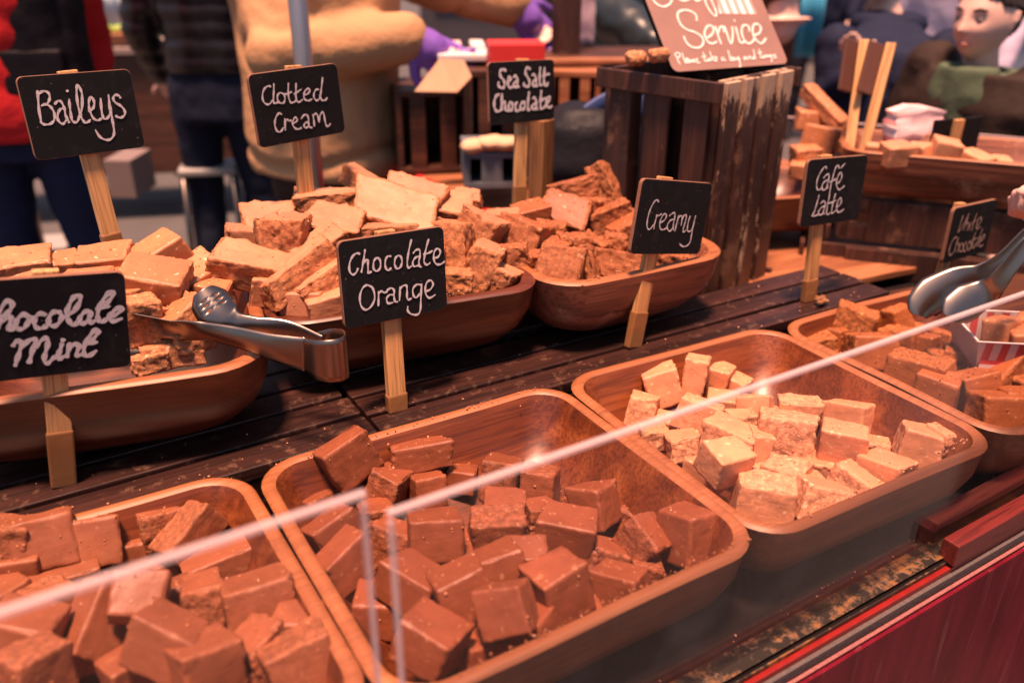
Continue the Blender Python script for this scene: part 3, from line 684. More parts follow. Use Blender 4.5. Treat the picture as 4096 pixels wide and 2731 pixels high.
o = mesh('worn_paint', [(-.8, .354, .8735-.9+.9+0), (1.7, .354, .8735), (1.7, .378, .8735), (-.8, .378, .8735)], [(0, 1, 2, 3)], mw, table)
for v in o.data.vertices: v.co.z = .8745
tp('edge_strip', (.45, .3475, -.044), (2.5, .0055, .020), plain('bright_red_strip', (.20, .010, .008), .35, 0, .4, 60), bev=.001)
tp('grey_strip', (.45, .3425, -.052), (2.5, .0045, .024), plain('grey_strip', (.085, .062, .06), .8, 0, .6, 240, .6), bev=.0008)
tp('front_panel', (.45, .3345, -.30), (2.5, .010, .50), redfront(), bev=.0015)
o = tp('panel_lip', (.45, .3345, -.0465), (2.5, .0036, .0020), plain('chipped_lip', (.24, .085, .08), .8, 0, .7, 240, .6), bev=.0006)
for x in (-.7, 1.6):
    for y in (.42, 1.14): tp('leg', (x, y, -.48), (.07, .07, .84), M['dark_wood'])
o = box('wooden_rail', (1.33, .383, -.015), (1.13, .020, .030), M['brown_rail'], None, bev=.0015)
tag(o, 'dull brown wooden rail lying behind the red rail at the table front', 'rail')
o = box('wooden_rail', (1.345, .351, -.017), (1.18, .018, .026), M['red_wood'], None, bev=.0015)
tag(o, 'glossy red painted rail ending short at the right of the table front', 'rail')
# ---------------------------------------------------------------- acrylic guards
def guard(x0, x1, z1, label, y=.367):
    r = empty('acrylic_guard', ((x0+x1)/2, y, -.03), 0, label, 'sneeze guard')
    W = x1-x0; H_ = z1+.03; T = .0045
    bm = bmesh.new(); bmesh.ops.create_cube(bm, size=1, matrix=Matrix.Translation((0, 0, H_/2)) @ Matrix.Diagonal((W-.004, T-.0012, H_-.004, 1)))
    bmobj('panel', bm, M['acrylic'], r)
    e = .0036
    box('top_edge', (0, 0, H_-e/2), (W, T, e), M['acrylic_edge'], r, bev=.0008)
    box('side_edge', (-W/2+e/2, 0, H_/2-e), (e, T, H_-2*e), M['acrylic_edge'], r, bev=.0008)
    box('side_edge', (W/2-e/2, 0, H_/2-e), (e, T, H_-2*e), M['acrylic_edge'], r, bev=.0008)
    box('bottom_edge', (0, 0, .0016), (W-2*e, T, .0032), plain('pale_edge_line', (.62, .42, .40), .4), r, bev=.0005)  # bottom edge of the panel coloured as a solid pale line
guard(.146, 1.45, .262, 'clear acrylic guard panel before the middle and right front bowls')
guard(-.75, .134, .281, 'clear acrylic guard panel before the front left bowl')

# ---------------------------------------------------------------- slatted platforms the signs are wedged into
def platform(x0, x1, ys, label, zt=.065, bottom=-.03, yaw_=0.):
    r = empty('slatted_platform', ((x0+x1)/2, (ys[0][0]+ys[-1][1])/2, bottom), 0, label, 'platform')
    r.rotation_euler[2] = yaw_
    cx, cy = (x0+x1)/2, (ys[0][0]+ys[-1][1])/2
    for a, b in ys:
        o = box('plank', ((x0+x1)/2-cx, (a+b)/2-cy, zt-.008-bottom+random.uniform(-.0012, .0012)), (x1-x0+random.uniform(-.004, .004), b-a, .016), M['plank'], r, rot=(random.uniform(-.012, .012), 0, random.uniform(-.002, .002)), bev=.0018)
    for x in (x0+.03, (x0+x1)/2, x1-.03):
        box('bearer', (x-cx, 0, (zt-.017-bottom)/2), (.03, ys[-1][1]-ys[0][0]-.02, zt-.017-bottom), M['plank'], r)
    for y in (ys[0][0]+.004, ys[-1][1]-.004):
        box('side_board', (0, y-cy, (zt-.018-bottom)/2+.001), (x1-x0-.01, .007, (zt-.02-bottom)), M['plank'], r)
def bands(y0, n, w=.041, gap=.007): return [(y0+i*(w+gap), y0+i*(w+gap)+w) for i in range(n)]
platform(.298, 1.146, bands(.733, 3), 'dark slatted platform carrying the right hand boards and ending before the stacked crates', yaw_=R(-1.2))
platform(-.75, .293, bands(.752, 3), 'dark slatted platform under the mint board and the left back bowl')
platform(.298, .90, bands(.900, 7), 'dark slatted platform under the two big middle heaped bowls')
platform(-.75, .293, bands(.900, 7), 'dark slatted platform at the back left under the pale fudge bowl')

# ---------------------------------------------------------------- bowls
WB_ = dict(w=.348, d=.338, h=.105)
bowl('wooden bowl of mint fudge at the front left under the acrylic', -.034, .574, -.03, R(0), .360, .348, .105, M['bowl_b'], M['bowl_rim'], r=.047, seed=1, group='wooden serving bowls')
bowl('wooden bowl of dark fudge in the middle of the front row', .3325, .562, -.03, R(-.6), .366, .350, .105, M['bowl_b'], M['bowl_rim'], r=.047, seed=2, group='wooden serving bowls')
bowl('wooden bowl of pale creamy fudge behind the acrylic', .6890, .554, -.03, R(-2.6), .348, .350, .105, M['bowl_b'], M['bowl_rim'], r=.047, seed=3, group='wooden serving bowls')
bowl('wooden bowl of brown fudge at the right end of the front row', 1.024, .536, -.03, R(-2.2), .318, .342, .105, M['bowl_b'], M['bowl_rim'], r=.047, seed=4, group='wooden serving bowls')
bowl('deep wooden bowl of pale caramel fudge with tongs at the left', .058, .948, .065, R(-12), .345, .30, .105, M['bowl'], M['bowl_rim'], 0, .06, .015, .06, seed=5, group='wooden serving bowls')
bowl('deep wooden bowl heaped with large crumbly clotted cream fudge', .408, .980, .065, R(-9), .335, .318, .105, M['bowl'], M['bowl'], 0, .05, .016, .062, seed=6, group='wooden serving bowls')
bowl('scuffed wooden bowl of salted chocolate fudge before the tall crate', .702, .918, .065, R(-2), .298, .290, .105, M['bowl_worn'], M['bowl_rim'], 0, .06, .015, .06, seed=7, group='wooden serving bowls')
bowl('long wooden bowl on the stacked crates at the far right', 1.545, .912, .12, R(-52), .40, .23, .090, M['bowl_worn'], M['bowl_rim'], 0, .05, .011, .035, seed=8, group='wooden serving bowls')
bowl('wooden bowl half hidden behind the tall slatted crate', 1.33, 1.16, .03, R(-20), .26, .24, .085, M['bowl'], M['bowl_rim'], 0, .06, .011, .035, seed=9, group='wooden serving bowls')
heap(DARK, 'dark', 'dark fudge piece', 'dark orange fudge pieces', 20, scl=.92)
heap(CREAM, 'cream', 'creamy fudge piece,', 'creamy fudge pieces', 20, scl=.95)
heap(LATTE, 'latte', 'brown fudge piece,', 'coffee fudge pieces', 16)
heap(MILK, 'milk', 'milk brown fudge piece,', 'mint fudge pieces', 18, 1.1, scl=.90)
heap(VAN, 'vanilla', 'caramel fudge,', 'pale caramel fudge pieces', 20, 1.0, scl=.80)
heap(CLOT, 'clotted', 'clotted fudge,', 'clotted cream fudge pieces', 26, 1.3, .12, scl=.95)
heap(SALT, 'salt', 'salted chocolate fudge,', 'salted chocolate fudge pieces', 22, 1.5, .12, scl=.92)
heap(PILE, 'vanilla', 'caramel fudge,', 'fudge piled behind the crate', 12)
heap(FAR, 'cream', 'pale fudge,', 'pale fudge in the far bowl', 12)

# loose crumbs
def crumbs(name, spots, mat, label, size=(.0006, .0019)):
    V = []; F = []
    for (x, y, z) in spots:
        s = random.uniform(*size); b = len(V); q = Euler((random.random()*6, random.random()*6, random.random()*6)).to_matrix()
        for p in ((1, 0, 0), (-.8, .3, 0), (0, 1, .2), (0, -.9, .1), (.2, 0, .7), (0, .1, -.7)):
            V.append(Vector((x, y, z+s*.4))+q @ Vector(p)*s*random.uniform(.6, 1.3))
        for f in ((0, 2, 4), (2, 1, 4), (1, 3, 4), (3, 0, 4), (2, 0, 5), (1, 2, 5), (3, 1, 5), (0, 3, 5)): F.append(tuple(b+i for i in f))
    o = mesh(name, V, F, mat); tag(o, label, 'crumbs', None, 'stuff')
def sp(n, x0, x1, y0, y1, z): return [(random.uniform(x0, x1), random.uniform(y0, y1), z) for _ in range(n)]
crumbs('crumbs', sp(150, -.5, 1.13, .715, .84, .066), FM['cream'], 'pale fudge crumbs scattered over the dark planks')
crumbs('crumbs', sp(70, .22, .46, .49, .68, -.0145)+sp(60, .44, .47, .60, .68, .0)+sp(50, .17, .50, .726, .731, .0752)+sp(90, .16, .5, .396, .402, .0752), FM['vanilla'], 'small crumbs in the middle front bowl and on its rim')
crumbs('crumbs', sp(120, .55, .80, .42, .68, -.0145)+sp(60, .56, .82, .39, .398, .0755), FM['cream'], 'creamy crumbs lying in the creamy fudge bowl')
crumbs('crumbs', sp(60, .3, .5, .826, .84, .171)+sp(60, .58, .83, .78, .79, .171), FM['clotted'], 'crumbs along the rims of the heaped back bowls')
crumbs('crumbs', sp(110, .2, 1.2, .356, .392, -.0295), FM['vanilla'], 'crumbs on the black table top below the acrylic')
def flecks(rows, kind, mat, label, n):
    """shavings resting on the upper sides of the pieces of one heap"""
    sp_ = []
    deps = bpy.context.evaluated_depsgraph_get()
    for _ in range(n):
        r = random.choice(rows); x = r[0]+random.uniform(-.5, .5)*r[3]/100; y = r[1]+random.uniform(-.5, .5)*r[4]/100
        hit, loc, nn, idx, ob, mm = S.ray_cast(deps, Vector((x, y, .30)), Vector((0, 0, -1)))
        if hit and ob.name.startswith('fudge_piece'): sp_.append((loc.x, loc.y, loc.z))
    crumbs('crumbs', sp_, mat, label, (.0006, .0020))
bpy.context.view_layer.update()
flecks(DARK, 'dark', FM['vanilla'], 'pale flecks resting on the dark fudge pieces', 200)
flecks(CREAM, 'cream', FM['cream'], 'flakes resting on the creamy fudge pieces', 200)
flecks(VAN, 'van', FM['cream'], 'white flakes resting on the pale caramel fudge', 110)
flecks(CLOT, 'clot', FM['cream'], 'crumbs resting on the clotted cream fudge', 220)
flecks(SALT, 'salt', FM['salt'], 'crumbs resting on the salted chocolate fudge', 300)
flecks(LATTE, 'latte', FM['latte'], 'crumbs resting on the brown fudge pieces', 300)
flecks(MILK, 'milk', FM['vanilla'], 'pale flecks resting on the milk brown fudge', 200)

